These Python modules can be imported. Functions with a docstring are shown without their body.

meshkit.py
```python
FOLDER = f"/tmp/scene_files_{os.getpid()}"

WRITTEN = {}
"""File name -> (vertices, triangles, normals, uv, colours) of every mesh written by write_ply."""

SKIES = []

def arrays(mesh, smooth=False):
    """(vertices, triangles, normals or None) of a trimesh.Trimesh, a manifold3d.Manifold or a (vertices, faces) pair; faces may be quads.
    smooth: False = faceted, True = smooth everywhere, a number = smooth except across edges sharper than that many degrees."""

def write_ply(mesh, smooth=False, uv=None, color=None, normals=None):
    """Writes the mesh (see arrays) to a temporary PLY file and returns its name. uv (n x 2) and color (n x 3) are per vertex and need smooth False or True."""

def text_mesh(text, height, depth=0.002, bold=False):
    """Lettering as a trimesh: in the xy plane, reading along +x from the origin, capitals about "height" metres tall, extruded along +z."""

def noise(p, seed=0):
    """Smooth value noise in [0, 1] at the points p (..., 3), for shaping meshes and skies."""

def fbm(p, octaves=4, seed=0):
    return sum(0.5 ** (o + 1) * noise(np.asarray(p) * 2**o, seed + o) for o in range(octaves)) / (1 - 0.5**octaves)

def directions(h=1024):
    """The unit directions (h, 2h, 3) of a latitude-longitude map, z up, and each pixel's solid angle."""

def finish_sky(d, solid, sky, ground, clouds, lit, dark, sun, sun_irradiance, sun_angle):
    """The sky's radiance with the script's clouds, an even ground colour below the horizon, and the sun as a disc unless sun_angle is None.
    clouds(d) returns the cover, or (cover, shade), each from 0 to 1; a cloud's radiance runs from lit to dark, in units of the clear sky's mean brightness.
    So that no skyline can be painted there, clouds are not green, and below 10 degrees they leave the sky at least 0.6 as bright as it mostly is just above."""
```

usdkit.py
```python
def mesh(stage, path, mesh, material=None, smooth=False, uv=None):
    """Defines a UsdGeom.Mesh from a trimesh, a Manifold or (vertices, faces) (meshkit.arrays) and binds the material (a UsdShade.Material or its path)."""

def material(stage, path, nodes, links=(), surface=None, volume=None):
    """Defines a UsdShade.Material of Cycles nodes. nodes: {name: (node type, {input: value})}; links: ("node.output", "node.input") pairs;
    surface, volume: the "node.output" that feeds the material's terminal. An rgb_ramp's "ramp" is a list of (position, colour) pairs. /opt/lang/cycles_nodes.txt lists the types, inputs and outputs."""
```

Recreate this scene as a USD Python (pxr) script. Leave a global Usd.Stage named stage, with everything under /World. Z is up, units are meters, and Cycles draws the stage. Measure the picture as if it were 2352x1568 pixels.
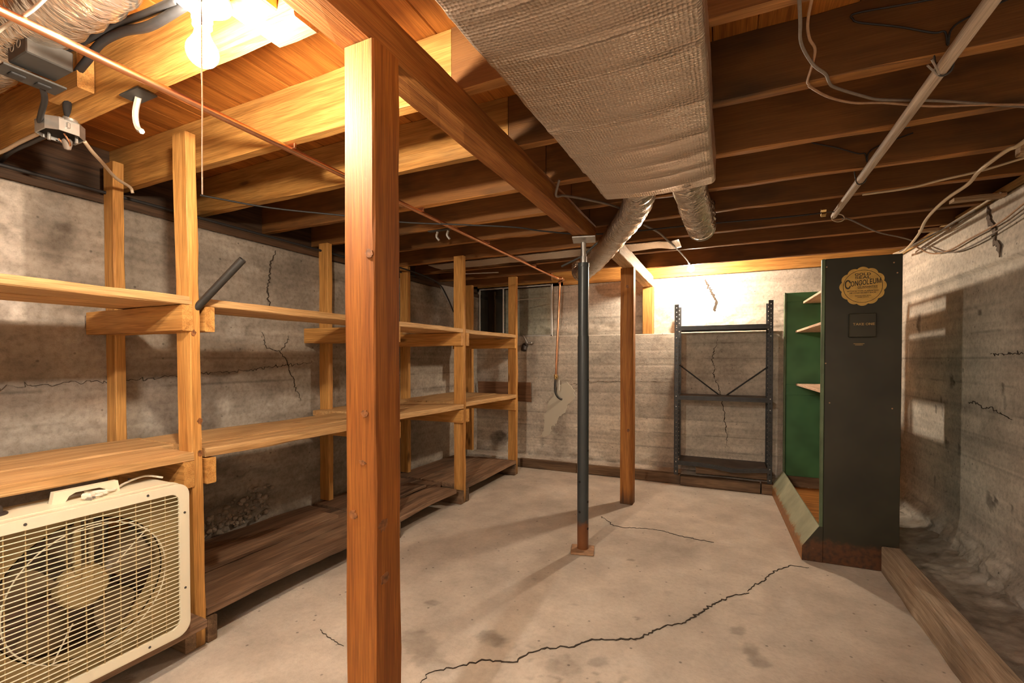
import math, random
import numpy as np, trimesh
import usdkit, meshkit
from pxr import Usd, UsdGeom, UsdShade, Gf, Sdf, Vt
from shapely.geometry import Polygon, Point, box as sbox
from shapely import affinity
from shapely.ops import unary_union

stage = Usd.Stage.CreateInMemory()
UsdGeom.SetStageUpAxis(stage, 'Z'); UsdGeom.SetStageMetersPerUnit(stage, 1.0)
UsdGeom.Xform.Define(stage, '/World'); UsdGeom.Scope.Define(stage, '/World/Looks')

# ------------------------------------------------------------------ camera, light, exposure
EXPOSURE = 5.7
BULB_NEAR, BULB_FAR, FILL_TUBE = 32.0, 37.0, 8.0  # emission strengths of the two bare bulbs and of the added fill tube behind the camera
BULB_COLOR = (1.0, 0.83, 0.63)
YAW, PITCH, F_PX = math.radians(25.064), math.radians(-0.864), 1054.45
fw = np.array([-math.sin(YAW) * math.cos(PITCH), math.cos(YAW) * math.cos(PITCH), math.sin(PITCH)])
rt = np.array([math.cos(YAW), math.sin(YAW), 0.0]); up = np.cross(rt, fw)
cam = UsdGeom.Camera.Define(stage, '/World/camera')
cam.CreateHorizontalApertureAttr(36.0); cam.CreateVerticalApertureAttr(24.0)
cam.CreateFocalLengthAttr(36.0 * F_PX / 2352)
cam.CreateVerticalApertureOffsetAttr(36.0 * 57.8 / 2352)
cam.CreateClippingRangeAttr(Gf.Vec2f(0.05, 100)); cam.CreateExposureAttr(EXPOSURE)
cam.AddTransformOp().Set(Gf.Matrix4d(*rt, 0, *up, 0, *(-fw), 0, 0, 0, 1.14, 1))
L1 = (-1.066, 0.646, 1.827)       # bulb by the shelves
L2 = (-0.295, 4.40, 1.952)        # bulb by the far wall

# ------------------------------------------------------------------ naming
used, loc_of = {}, {}
def fresh(parent, name):
    k = parent + '/' + name; n = used.get(k, 0); used[k] = n + 1
    return k if n == 0 else f'{k}_{n:03d}'
def tag(path, label=None, cat=None, group=None, kind=None):
    p = stage.GetPrimAtPath(path)
    for k, v in (('label', label), ('category', cat), ('group', group), ('kind', kind)):
        if v: p.SetCustomDataByKey(k, v)
def put(path, mesh, mat, smooth=False, color=None, off=(0, 0, 0)):
    if hasattr(mesh, 'to_mesh'):
        mm = mesh.to_mesh(); mesh = trimesh.Trimesh(mm.vert_properties[:, :3], mm.tri_verts, process=False)
    m = mesh.copy(); m.vertices = m.vertices - np.array(off)
    g = usdkit.mesh(stage, path, m, M[mat], smooth)
    if color is not None:
        UsdGeom.PrimvarsAPI(g).CreatePrimvar('Cd', Sdf.ValueTypeNames.Color3fArray, 'vertex').Set(Vt.Vec3fArray.FromNumpy(np.asarray(color, np.float32)))
    return path
def thing(name, label, cat, loc=(0, 0, 0), group=None, kind=None, rz=0):
    p = fresh('/World', name)
    x = UsdGeom.Xform.Define(stage, p); x.AddTranslateOp().Set(Gf.Vec3d(*map(float, loc)))
    if rz: x.AddRotateZOp().Set(rz)
    loc_of[p] = loc; tag(p, label, cat, group, kind)
    return p
def part(parent, name, mesh, mat, label=None, smooth=False, color=None, kind=None):
    top = '/'.join(parent.split('/')[:3])
    p = put(fresh(parent, name), mesh, mat, smooth, color, loc_of.get(top, (0, 0, 0)))
    if label or kind: tag(p, label, kind=kind)
    return p
def solo(name, mesh, mat, label, cat, smooth=False, group=None, kind=None, color=None):
    p = put(fresh('/World', name), mesh, mat, smooth, color); tag(p, label, cat, group, kind)
    return p
def struct(name, mesh, mat, label, cat, color=None, smooth=False):
    return solo(name, mesh, mat, label, cat, smooth, None, 'structure', color)

# ------------------------------------------------------------------ mesh helpers
def cat(*ms): return trimesh.util.concatenate([m for m in ms])
def cbox(lo, hi, c=.002):
    lo, hi = np.minimum(lo, hi).astype(float), np.maximum(lo, hi).astype(float)
    c = min(c, .45 * (hi - lo).min())
    pts = []
    for sx in (0, 1):
        for sy in (0, 1):
            for sz in (0, 1):
                q = np.where([sx, sy, sz], hi, lo); d = np.where([sx, sy, sz], -c, c)
                for k in range(3):
                    r = q + d; r[k] = q[k]; pts.append(r)
    return trimesh.convex.convex_hull(np.array(pts))
def rbox(center, size, axis_deg=0, c=.002, tilt=None):
    s = np.array(size) / 2
    m = cbox(-s, s, c)
    if tilt is not None: m.apply_transform(trimesh.transformations.rotation_matrix(math.radians(tilt[0]), tilt[1]))
    m.apply_transform(trimesh.transformations.rotation_matrix(math.radians(axis_deg), [0, 0, 1]))
    m.apply_translation(center); return m
SEED = [0]
def lumber(lo, hi, ax, c=.003, w=.0012, lean=(0, 0), seg=.14, warp=0.):
    """A sawn timber: a chamfered section swept along axis ax, its arrises a little uneven; lean shifts the far end."""
    SEED[0] += 1; rng = np.random.default_rng(SEED[0])
    lo, hi = np.array(lo, float), np.array(hi, float)
    a, b = [k for k in range(3) if k != ax]
    if (ax, a, b) == (1, 0, 2): a, b = 2, 0
    w_, h_ = hi[a] - lo[a], hi[b] - lo[b]
    ring = np.array([(c, 0), (w_ - c, 0), (w_, c), (w_, h_ - c), (w_ - c, h_), (c, h_), (0, h_ - c), (0, c)])
    n = max(2, int((hi[ax] - lo[ax]) / seg)); t = np.linspace(0, 1, n + 1)
    V = np.zeros((n + 1, 8, 3))
    V[:, :, ax] = (lo[ax] + (hi[ax] - lo[ax]) * t)[:, None]
    jit = rng.normal(0, w, (n + 1, 8, 2)); jit[0] *= .3; jit[-1] *= .3
    bow = warp * np.sin(t * math.pi * 1.3 + rng.uniform(0, 6)) + warp * .5 * np.sin(t * 7 + rng.uniform(0, 6))
    V[:, :, a] = lo[a] + ring[None, :, 0] + jit[:, :, 0] + (lean[0] * t)[:, None] + (bow[:, None] if a == 2 else 0)
    V[:, :, b] = lo[b] + ring[None, :, 1] + jit[:, :, 1] + (lean[1] * t)[:, None] + (bow[:, None] if b == 2 else 0)
    F = []
    for i in range(n):
        for j in range(8):
            p, q = i * 8 + j, i * 8 + (j + 1) % 8
            F += [(p, q, q + 8), (p, q + 8, p + 8)]
    for j in range(1, 7):
        F.append((0, j + 1, j)); F.append((n * 8, n * 8 + j, n * 8 + j + 1))
    m = trimesh.Trimesh(V.reshape(-1, 3), F, process=False)
    if m.volume < 0: m.invert()
    return m
def spline(pts, k=6):
    p = np.array(pts, float)
    if len(p) < 3: return p
    q = np.vstack([2 * p[0] - p[1], p, 2 * p[-1] - p[-2]]); out = []
    for i in range(1, len(q) - 2):
        for s in range(k):
            t = s / k
            out.append(.5 * (2 * q[i] + (q[i + 1] - q[i - 1]) * t + (2 * q[i - 1] - 5 * q[i] + 4 * q[i + 1] - q[i + 2]) * t * t + (3 * q[i] - q[i - 1] - 3 * q[i + 1] + q[i + 2]) * t ** 3))
    out.append(p[-1]); return np.array(out)
def tube(pts, r, sides=10, smooth=True, k=6, hollow=0, cap=True):
    p = spline(pts, k) if smooth else np.array(pts, float)
    n = len(p); rr = np.broadcast_to(r, (len(pts),)).astype(float) if np.ndim(r) else None
    R = np.interp(np.linspace(0, 1, n), np.linspace(0, 1, len(pts)), rr) if rr is not None else np.full(n, float(r))
    T = np.gradient(p, axis=0); T /= np.linalg.norm(T, axis=1, keepdims=True) + 1e-12
    u = np.cross(T[0], [0, 0, 1.]); u = u if np.linalg.norm(u) > .1 else np.cross(T[0], [1., 0, 0])
    V = []
    for i in range(n):
        u = u - T[i] * (u @ T[i]); u /= np.linalg.norm(u); v = np.cross(T[i], u)
        ang = np.arange(sides) * 2 * math.pi / sides
        V.append(p[i] + R[i] * (np.cos(ang)[:, None] * u + np.sin(ang)[:, None] * v))
    V = np.array(V).reshape(-1, 3); F = []
    for i in range(n - 1):
        for j in range(sides):
            a, b = i * sides + j, i * sides + (j + 1) % sides
            F += [(a, b, b + sides), (a, b + sides, a + sides)]
    if cap:
        V = np.vstack([V, p[0], p[-1]]); c0, c1 = len(V) - 2, len(V) - 1
        for j in range(sides):
            F.append((c0, (j + 1) % sides, j)); F.append((c1, (n - 1) * sides + j, (n - 1) * sides + (j + 1) % sides))
    return trimesh.Trimesh(V, F, process=False)
def rod(a, b, r, sides=14): return tube([a, b], r, sides, smooth=False)
def lathe(prof, center, sides=32):
    m = trimesh.creation.revolve(np.array(prof, float), sections=sides); m.apply_translation(center); return m
def slab(poly, d, to):
    """A 2-D outline extruded by d; to(p) maps its (u, v, w) to the world."""
    gs = getattr(poly, 'geoms', [poly]); ms = []
    for g in gs:
        m = trimesh.creation.extrude_polygon(g, d, engine='earcut'); m.vertices = to(m.vertices)
        if m.volume < 0: m.invert()
        ms.append(m)
    return cat(*ms)
def rrect(x0, y0, x1, y1, r, n=8): return sbox(x0 + r, y0 + r, x1 - r, y1 - r).buffer(r, quad_segs=n)
def to_x(x0, s=-1): return lambda p: np.stack([x0 + s * p[:, 2], p[:, 0], p[:, 1]], 1)      # (u,v,w) -> (x, y, z), w along x
def to_y(y0, s=-1): return lambda p: np.stack([p[:, 0], y0 + s * p[:, 2], p[:, 1]], 1)
def to_z(z0): return lambda p: np.stack([p[:, 0], p[:, 1], z0 + p[:, 2]], 1)
def crack(pts, to3, w=.004, seed=1, depth=.0012, step=.012, rough=.006):
    """A jagged, tapering hairline strip lying on a surface: pts in the surface's own 2-D coordinates."""
    rng = np.random.default_rng(seed); p = np.array(pts, float); out = [p[0]]
    for a, b in zip(p[:-1], p[1:]):
        n = max(1, int(np.linalg.norm(b - a) / step))
        for i in range(1, n + 1): out.append(a + (b - a) * i / n + (rng.normal(0, rough, 2) if i < n else 0))
    p = np.array(out); t = np.gradient(p, axis=0); t /= np.linalg.norm(t, axis=1, keepdims=True) + 1e-9
    nrm = np.stack([-t[:, 1], t[:, 0]], 1); s = np.linspace(0, 1, len(p))
    ww = w * (.35 + .65 * np.abs(rng.normal(.7, .4, len(p)))) * np.minimum(1, 6 * np.minimum(s, 1 - s) + .15)
    A, B = p + nrm * ww[:, None] / 2, p - nrm * ww[:, None] / 2
    V = np.vstack([to3(A, depth), to3(B, depth), to3(A, -.004), to3(B, -.004)]); n = len(p); F = []
    for i in range(n - 1):
        F += [(i, i + 1, n + i + 1), (i, n + i + 1, n + i), (i, 2 * n + i, 2 * n + i + 1), (i, 2 * n + i + 1, i + 1), (n + i, n + i + 1, 3 * n + i + 1), (n + i, 3 * n + i + 1, 3 * n + i)]
    return trimesh.Trimesh(V, F, process=False)
def grid(P):
    """Triangles of a grid of points P (n, m, 3)."""
    n, m = P.shape[:2]; i, j = np.meshgrid(np.arange(n - 1), np.arange(m - 1), indexing='ij'); a = (i * m + j).ravel()
    F = np.vstack([np.stack([a, a + m, a + m + 1], 1), np.stack([a, a + m + 1, a + 1], 1)])
    return trimesh.Trimesh(P.reshape(-1, 3), F, process=False)
def fbm(p, o=4, s=0): return meshkit.fbm(np.asarray(p), o, s)
def ss(x, a, b):
    t = np.clip((x - a) / (b - a), 0, 1); return t * t * (3 - 2 * t)

# ------------------------------------------------------------------ materials
M = {}
def mat(name, nodes, links, surface='p.BSDF'):
    M[name] = usdkit.material(stage, '/World/Looks/' + name, nodes, links, surface=surface)
def plain(name, color, rough=.5, metallic=0., spec=.5, bump=0., scale=60, var=.12):
    P_ = {'roughness': rough, 'metallic': metallic, 'specular_ior_level': spec, 'base_color': color}
    if var < .11: return mat(name, {'p': ('principled_bsdf', P_)}, [])
    lo, hi = [c * (1 - var) for c in color], [min(1, c * (1 + var)) for c in color]
    N = {'g': ('geometry', {}), 'n': ('noise_texture', {'scale': float(scale), 'detail': 2.0}), 'r': ('rgb_ramp', {'ramp': [(.3, lo), (.7, hi)]}), 'p': ('principled_bsdf', P_)}
    K = [('g.position', 'n.vector'), ('n.fac', 'r.fac'), ('r.color', 'p.base_color')]
    if bump: N['b'] = ('bump', {'strength': float(bump), 'distance': .002}); K += [('n.fac', 'b.height'), ('b.normal', 'p.normal')]
    mat(name, N, K)
def wood(name, light, dark, ax, knots=.14, dirt=0., dirt_color=(.03, .02, .012), rough=.65, bump=.3, grain=1.0, foot=None, sides=None):
    """Sawn softwood, grain along axis ax; each board its own stretch of grain and tone. sides: grime and painted shade on the upright faces only."""
    def along(l, c): return tuple(l if k == ax else c for k in range(3))
    N = {'g': ('geometry', {}), 'oi': ('object_info', {}), 'off': ('vector_math', {'math_type': 'scale', 'vector1': (37., 53., 71.)}), 'v': ('vector_math', {'math_type': 'add'}),
         'm1': ('mapping', {'scale': along(1.1 * grain, 26 * grain)}), 'n1': ('noise_texture', {'scale': 1.0, 'detail': 3.0, 'roughness': .6, 'distortion': .7}),
         'm2': ('mapping', {'scale': along(9., 260.)}), 'n2': ('noise_texture', {'scale': 1.0, 'detail': 1.0}),
         'r1': ('rgb_ramp', {'ramp': [(.28, [c * .85 for c in dark]), (.46, [(a + b) / 2 for a, b in zip(light, dark)]), (.56, light), (.72, [min(1, c * 1.12) for c in light])]}),
         'r2': ('rgb_ramp', {'ramp': [(.25, (.62, .60, .57)), (.75, (1.2, 1.2, 1.2))]}), 'x1': ('mix', {'mix_type': 'multiply', 'fac': .8}),
         'tone': ('map_range', {'from_min': 0., 'from_max': 1., 'to_min': .84, 'to_max': 1.12}), 'h': ('hsv', {}),
         'b': ('bump', {'strength': bump, 'distance': .0015}), 'p': ('principled_bsdf', {'roughness': rough, 'specular_ior_level': .35})}
    K = [('oi.random', 'off.scale'), ('g.position', 'v.vector1'), ('off.vector', 'v.vector2'), ('v.vector', 'm1.vector'), ('v.vector', 'm2.vector'),
         ('m1.vector', 'n1.vector'), ('m2.vector', 'n2.vector'), ('n1.fac', 'r1.fac'), ('n2.fac', 'r2.fac'), ('r1.color', 'x1.color1'), ('r2.color', 'x1.color2'),
         ('oi.random', 'tone.value'), ('tone.result', 'h.value'), ('n2.fac', 'b.height'), ('b.normal', 'p.normal')]
    last = 'x1.color'
    if knots:
        N |= {'mk': ('mapping', {'scale': along(2.1, 6.5)}), 'vk': ('voronoi_texture', {'scale': 1.0, 'feature': 'f1'}),
              'rk': ('rgb_ramp', {'ramp': [(0., (1, 1, 1)), (knots * .5, (.85, .85, .85)), (knots * .75, (.35, .35, .35)), (knots, (0, 0, 0))]}), 'xk': ('mix', {'mix_type': 'mix', 'color2': [c * .40 for c in dark]})}
        K += [('v.vector', 'mk.vector'), ('mk.vector', 'vk.vector'), ('vk.distance', 'rk.fac'), ('rk.color', 'xk.fac'), (last, 'xk.color1')]; last = 'xk.color'
    if sides:                                                       # grime and shade painted on the upright faces; under edges kept lighter
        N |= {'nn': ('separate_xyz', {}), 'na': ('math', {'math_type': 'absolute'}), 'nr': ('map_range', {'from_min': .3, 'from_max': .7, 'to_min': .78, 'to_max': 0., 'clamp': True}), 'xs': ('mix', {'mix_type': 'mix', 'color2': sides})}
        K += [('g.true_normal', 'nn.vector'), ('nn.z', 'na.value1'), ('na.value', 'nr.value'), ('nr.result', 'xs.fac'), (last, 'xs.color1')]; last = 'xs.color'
    if dirt:
        N |= {'nd': ('noise_texture', {'scale': 1.6, 'detail': 3.5, 'roughness': .68}), 'md': ('mapping', {'scale': along(.8, 2.6)}), 'rd': ('rgb_ramp', {'ramp': [(.66 - .34 * dirt, (0, 0, 0)), (.82 - .24 * dirt, (.92, .92, .92))]}), 'xd': ('mix', {'mix_type': 'mix', 'color2': dirt_color})}
        K += [('v.vector', 'md.vector'), ('md.vector', 'nd.vector'), ('nd.fac', 'rd.fac'), ('rd.color', 'xd.fac'), (last, 'xd.color1')]; last = 'xd.color'
    if foot:                                                        # a soaked, blackened foot up to height foot
        N |= {'sz': ('separate_xyz', {}), 'mf': ('math', {'math_type': 'multiply_add', 'value2': .2, 'value3': -.1}), 'af': ('math', {'math_type': 'add'}),
              'rf': ('map_range', {'from_min': foot, 'from_max': 0.0, 'to_min': 0., 'to_max': .85, 'clamp': True}), 'xf': ('mix', {'mix_type': 'mix', 'color2': (.05, .032, .02)})}
        K += [('g.position', 'sz.vector'), ('n1.fac', 'mf.value1'), ('mf.value', 'af.value1'), ('sz.z', 'af.value2'), ('af.value', 'rf.value'), ('rf.result', 'xf.fac'), (last, 'xf.color1')]; last = 'xf.color'
    K += [(last, 'h.color'), ('h.color', 'p.base_color')]
    mat(name, N, K)
PINE_L, PINE_D = (.58, .30, .085), (.43, .185, .042)
for ax, s in enumerate('xyz'):
    wood('pine_' + s, PINE_L, PINE_D, ax)
wood('pine_post_foot', (.58, .30, .085), (.44, .19, .042), 2, foot=.12)
wood('fir_z', (.34, .115, .016), (.25, .072, .008), 2, knots=0, grain=1.6)
wood('fir_z_foot', (.46, .185, .038), (.35, .12, .02), 2, knots=0, grain=1.6, foot=.13)
wood('fir_y', (.40, .16, .036), (.30, .10, .02), 1, knots=0, grain=1.4)
wood('fir_pale_y', (.66, .42, .21), (.52, .30, .13), 1, knots=0)
wood('joist_x', (.46, .21, .058), (.30, .12, .03), 0, knots=0, dirt=.45, dirt_color=(.045, .026, .012), bump=.4, sides=(.135, .055, .0155))  # sides: mould plus the shade between joists, put into the colour
wood('joist_pale_x', (.54, .28, .075), (.38, .17, .038), 0, knots=.12, dirt=.15, dirt_color=(.2, .12, .05), bump=.4)  # cleaner, paler twin of joist_x; nearby bulb light put into its colour
wood('deck_y', (.46, .17, .030), (.32, .10, .015), 1, knots=0, rough=.5)
wood('shelf_y', (.60, .37, .165), (.46, .25, .09), 1, knots=.08)
wood('old_y', (.27, .165, .10), (.15, .085, .05), 1, knots=0, dirt=.4, dirt_color=(.05, .035, .025), bump=.5)
wood('old_x', (.24, .15, .085), (.12, .07, .04), 0, knots=0, dirt=.5, dirt_color=(.035, .025, .018), bump=.5)
wood('grey_y', (.48, .375, .275), (.30, .22, .15), 1, knots=0, dirt=.42, dirt_color=(.08, .06, .043), bump=.7)
wood('sill_y', (.55, .36, .15), (.40, .23, .08), 1, knots=0, dirt=.2)
wood('sill_dark_y', (.10, .055, .03), (.05, .03, .018), 1, knots=0)
wood('ply_x', (.42, .17, .035), (.25, .085, .015), 0, knots=0, dirt=.35, dirt_color=(.12, .05, .015))
wood('birch_y', (.66, .47, .34), (.55, .36, .24), 1, knots=0)
wood('pole_y', (.56, .46, .36), (.42, .33, .25), 1, knots=0, bump=.4)
wood('stub_x', (.50, .34, .20), (.36, .22, .11), 0, knots=0, bump=.5)
wood('scrap_x', (.24, .15, .075), (.17, .10, .05), 0, knots=0)
wood('panel_x', (.27, .14, .075), (.2, .10, .05), 0, knots=0)

def concrete(name, rough_=.85, grain=((.72, .71, .69), (1.16, 1.16, 1.16))):
    """The broad colour comes from the mesh (Cd, see bake); the shader adds grain and pits."""
    mat(name, {'g': ('geometry', {}), 'a': ('attribute', {'attribute': 'Cd'}), 'n2': ('noise_texture', {'scale': 42., 'detail': 3.0, 'roughness': .72}), 'r2': ('rgb_ramp', {'ramp': [(.28, grain[0]), (.5, (.98, .98, .98)), (.72, grain[1])]}), 'x2': ('mix', {'mix_type': 'multiply', 'fac': 1.0}),
               'vp': ('voronoi_texture', {'scale': 13., 'feature': 'f1'}), 'rp': ('rgb_ramp', {'ramp': [(0., (.25, .24, .22)), (.05, (.4, .4, .4)), (.095, (1, 1, 1))]}), 'x3': ('mix', {'mix_type': 'multiply', 'fac': .8}),
               'b': ('bump', {'strength': .5, 'distance': .005}), 'p': ('principled_bsdf', {'roughness': rough_, 'specular_ior_level': .25})},
        [('g.position', 'n2.vector'), ('n2.fac', 'r2.fac'), ('a.color', 'x2.color1'), ('r2.color', 'x2.color2'), ('g.position', 'vp.vector'), ('vp.distance', 'rp.fac'), ('x2.color', 'x3.color1'), ('rp.color', 'x3.color2'), ('x3.color', 'p.base_color'), ('n2.fac', 'b.height'), ('b.normal', 'p.normal')])
concrete('concrete_wall'); concrete('concrete_floor', .72, ((.88, .87, .86), (1.06, 1.06, 1.06)))
def mixc(a, b, t): return a + (np.asarray(b) - a) * np.clip(t, 0, 1)[..., None]
def bake(P, c, lo, hi, along=None):
    """Albedo per vertex: mottled cement, form-board streaks (along: the wall's run), then dirt (c[0]) and lime bloom (c[1])."""
    n = np.clip((meshkit.fbm(P * 2.4, 6, 101) - .3) / .4, 0, 1); a = np.asarray(lo) + (np.asarray(hi) - np.asarray(lo)) * n[..., None]
    a = a * (.80 + .40 * meshkit.fbm(P * 9.5, 4, 102))[..., None]
    if along is not None:
        Q = np.stack([along * .8, P[..., 2] * 36, P[..., 0] * 0], -1); q = meshkit.fbm(Q, 4, 103)
        a = a * (.70 + .60 * q)[..., None]
        board = np.floor(P[..., 2] * 6.9 + .1); a = a * (.90 + .2 * meshkit.noise(np.stack([board, np.floor(along / 1.9 + board * .37), board * 0], -1) * 7.3, 5))[..., None]
        ln = np.exp(-((((P[..., 2] * 6.9 + .1) % 1) - .04) / .035) ** 2) * np.clip((meshkit.fbm(P * 3.5, 3, 104) - .42) * 6, 0, 1); a = mixc(a, a * .5, ln * .8)
    gm = np.clip((meshkit.fbm(P * 21, 4, 105) - .32) / .3, 0, 1)
    a = mixc(a, (.075, .058, .043), c[0] * (.5 + .5 * gm)); a = mixc(a, (.62, .58, .52), c[1] * (.25 + .75 * gm))
    return a
def foil(name, scale, wrinkle, rough=.36, dimple=.8, tint=(.74, .66, .57)):
    mat(name, {'g': ('geometry', {}), 'v': ('voronoi_texture', {'scale': float(scale), 'feature': 'f1', 'randomness': .28}), 'mw': ('mapping', {'scale': wrinkle[1]}), 'n': ('noise_texture', {'scale': 1.0, 'detail': 2., 'roughness': .6, 'distortion': .4}),
               'b1': ('bump', {'strength': dimple, 'distance': .004}), 'b2': ('bump', {'strength': wrinkle[0], 'distance': .012}), 'p': ('principled_bsdf', {'metallic': .92, 'roughness': rough, 'base_color': tint})},
        [('g.position', 'v.vector'), ('g.position', 'mw.vector'), ('mw.vector', 'n.vector'), ('v.distance', 'b1.height'), ('n.fac', 'b2.height'), ('b1.normal', 'b2.normal'), ('b2.normal', 'p.normal')])
foil('foil_duct', 112, (.45, (3., 26., 10.)), rough=.34, tint=(.72, .60, .49))
foil('foil_flex', 60, (1.0, (34., 60., 34.)), rough=.24, dimple=.3)
foil('foil_flex_x', 60, (1.0, (60., 22., 22.)), rough=.24, dimple=.25)
foil('foil_strip', 120, (.2, (40., 4., 4.)), rough=.45)
plain('fan_cream', (.72, .665, .51), .42, var=.05)
plain('fan_inner', (.36, .26, .115), .5, var=.08)
plain('fan_blade', (.20, .145, .08), .45, var=.1)
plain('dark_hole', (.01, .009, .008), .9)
plain('cord_white', (.70, .64, .55), .45, var=.06)
plain('cord_beige', (.62, .50, .36), .5, var=.08)
plain('romex', (.66, .53, .36), .5, var=.1)
plain('cable_black', (.022, .022, .024), .55)
plain('cable_grey', (.22, .18, .15), .6)
plain('cable_brown', (.40, .24, .14), .5)
plain('copper', (.86, .44, .25), .30, 1.0, var=.12, scale=18)
plain('brass', (.70, .50, .22), .35, 1.0)
plain('steel', (.42, .41, .40), .38, .9, scale=25)
plain('galv', (.55, .54, .52), .42, .85, scale=30)
plain('steel_dark', (.075, .073, .07), .5, .5, scale=30)
plain('rack_black', (.045, .047, .050), .38, .25, var=.2, scale=25)
plain('rack_shelf', (.085, .06, .048), .5, var=.35, scale=9)
plain('pipe_black', (.02, .018, .016), .5, var=.2)
plain('porcelain', (.80, .77, .70), .25, var=.03)
plain('chain_white', (.78, .70, .58), .6)
plain('green_dark', (.024, .022, .0115), .42, var=.25, scale=6)
plain('green_in', (.055, .165, .065), .42, var=.28, scale=5)
plain('green_edge', (.10, .14, .075), .45, var=.3, scale=9)
plain('seal_gold', (.50, .30, .068), .5, var=.14, scale=30)
plain('print_dark', (.035, .024, .010), .6)
plain('print_gold', (.34, .22, .075), .5)
plain('plaster', (.62, .58, .48), .85, var=.1, scale=40, bump=.3)
plain('crack_dark', (.05, .038, .028), .95)
plain('sealant', (.10, .065, .042), .7, var=.2)
plain('knot', (.20, .075, .022), .6, var=.5, scale=90, bump=.3)
plain('plastic_sheet', (.42, .43, .44), .3)
plain('nail', (.5, .46, .42), .4, .8)
plain('aluminium', (.72, .71, .69), .4, .6, scale=12, var=.05)
plain('void_black', (.02, .018, .016), .8)  # black for the unlit void behind the window pane
plain('rubber', (.04, .03, .025), .6, var=.1)
plain('strap_pale', (.45, .41, .36), .5)
plain('stone', (.36, .31, .255), .85, var=.45, scale=14, bump=.5)
mat('post_steel', {'g': ('geometry', {}), 'z': ('separate_xyz', {}), 'n': ('noise_texture', {'scale': 30., 'detail': 4.}), 'ma': ('math', {'math_type': 'multiply_add', 'value2': -.10}), 'r': ('rgb_ramp', {'ramp': [(0., (.20, .075, .025)), (.10, (.17, .06, .02)), (.135, (.042, .050, .054)), (1., (.042, .050, .054))]}),
                  'p': ('principled_bsdf', {'roughness': .36, 'metallic': .15})}, [('g.position', 'z.vector'), ('g.position', 'n.vector'), ('n.fac', 'ma.value1'), ('z.z', 'ma.value3'), ('ma.value', 'r.fac'), ('r.color', 'p.base_color')])
plain('rust_plate', (.40, .235, .13), .7, .2, var=.3, scale=30)
# the stand's painted steel: rust climbing from the floor
def rusty(name, paint, top, rust=(.10, .038, .013), wet=(.035, .016, .009)):
    mat(name, {'g': ('geometry', {}), 'z': ('separate_xyz', {}), 'n': ('noise_texture', {'scale': 16., 'detail': 6., 'roughness': .7}), 'n2': ('noise_texture', {'scale': 45., 'detail': 4.}), 'ma': ('math', {'math_type': 'multiply_add', 'value2': -.14}), 'r': ('map_range', {'from_min': top - .03, 'from_max': top, 'to_min': 1., 'to_max': 0., 'clamp': True}),
               'rr': ('rgb_ramp', {'ramp': [(.3, wet), (.62, rust), (.74, rust), (.80, (.33, .24, .16))]}), 'n3': ('noise_texture', {'scale': 6., 'detail': 3.}), 'rp': ('rgb_ramp', {'ramp': [(.3, [c * .72 for c in paint]), (.7, [c * 1.25 for c in paint])]}), 'x': ('mix', {'mix_type': 'mix'}), 'p': ('principled_bsdf', {'roughness': .48})},
        [('g.position', 'z.vector'), ('g.position', 'n.vector'), ('g.position', 'n2.vector'), ('g.position', 'n3.vector'), ('n3.fac', 'rp.fac'), ('n.fac', 'ma.value1'), ('z.z', 'ma.value3'), ('ma.value', 'r.value'), ('r.result', 'x.fac'), ('n2.fac', 'rr.fac'), ('rp.color', 'x.color1'), ('rr.color', 'x.color2'), ('x.color', 'p.base_color')])
rusty('stand_front', (.024, .022, .0115), .065)
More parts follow.
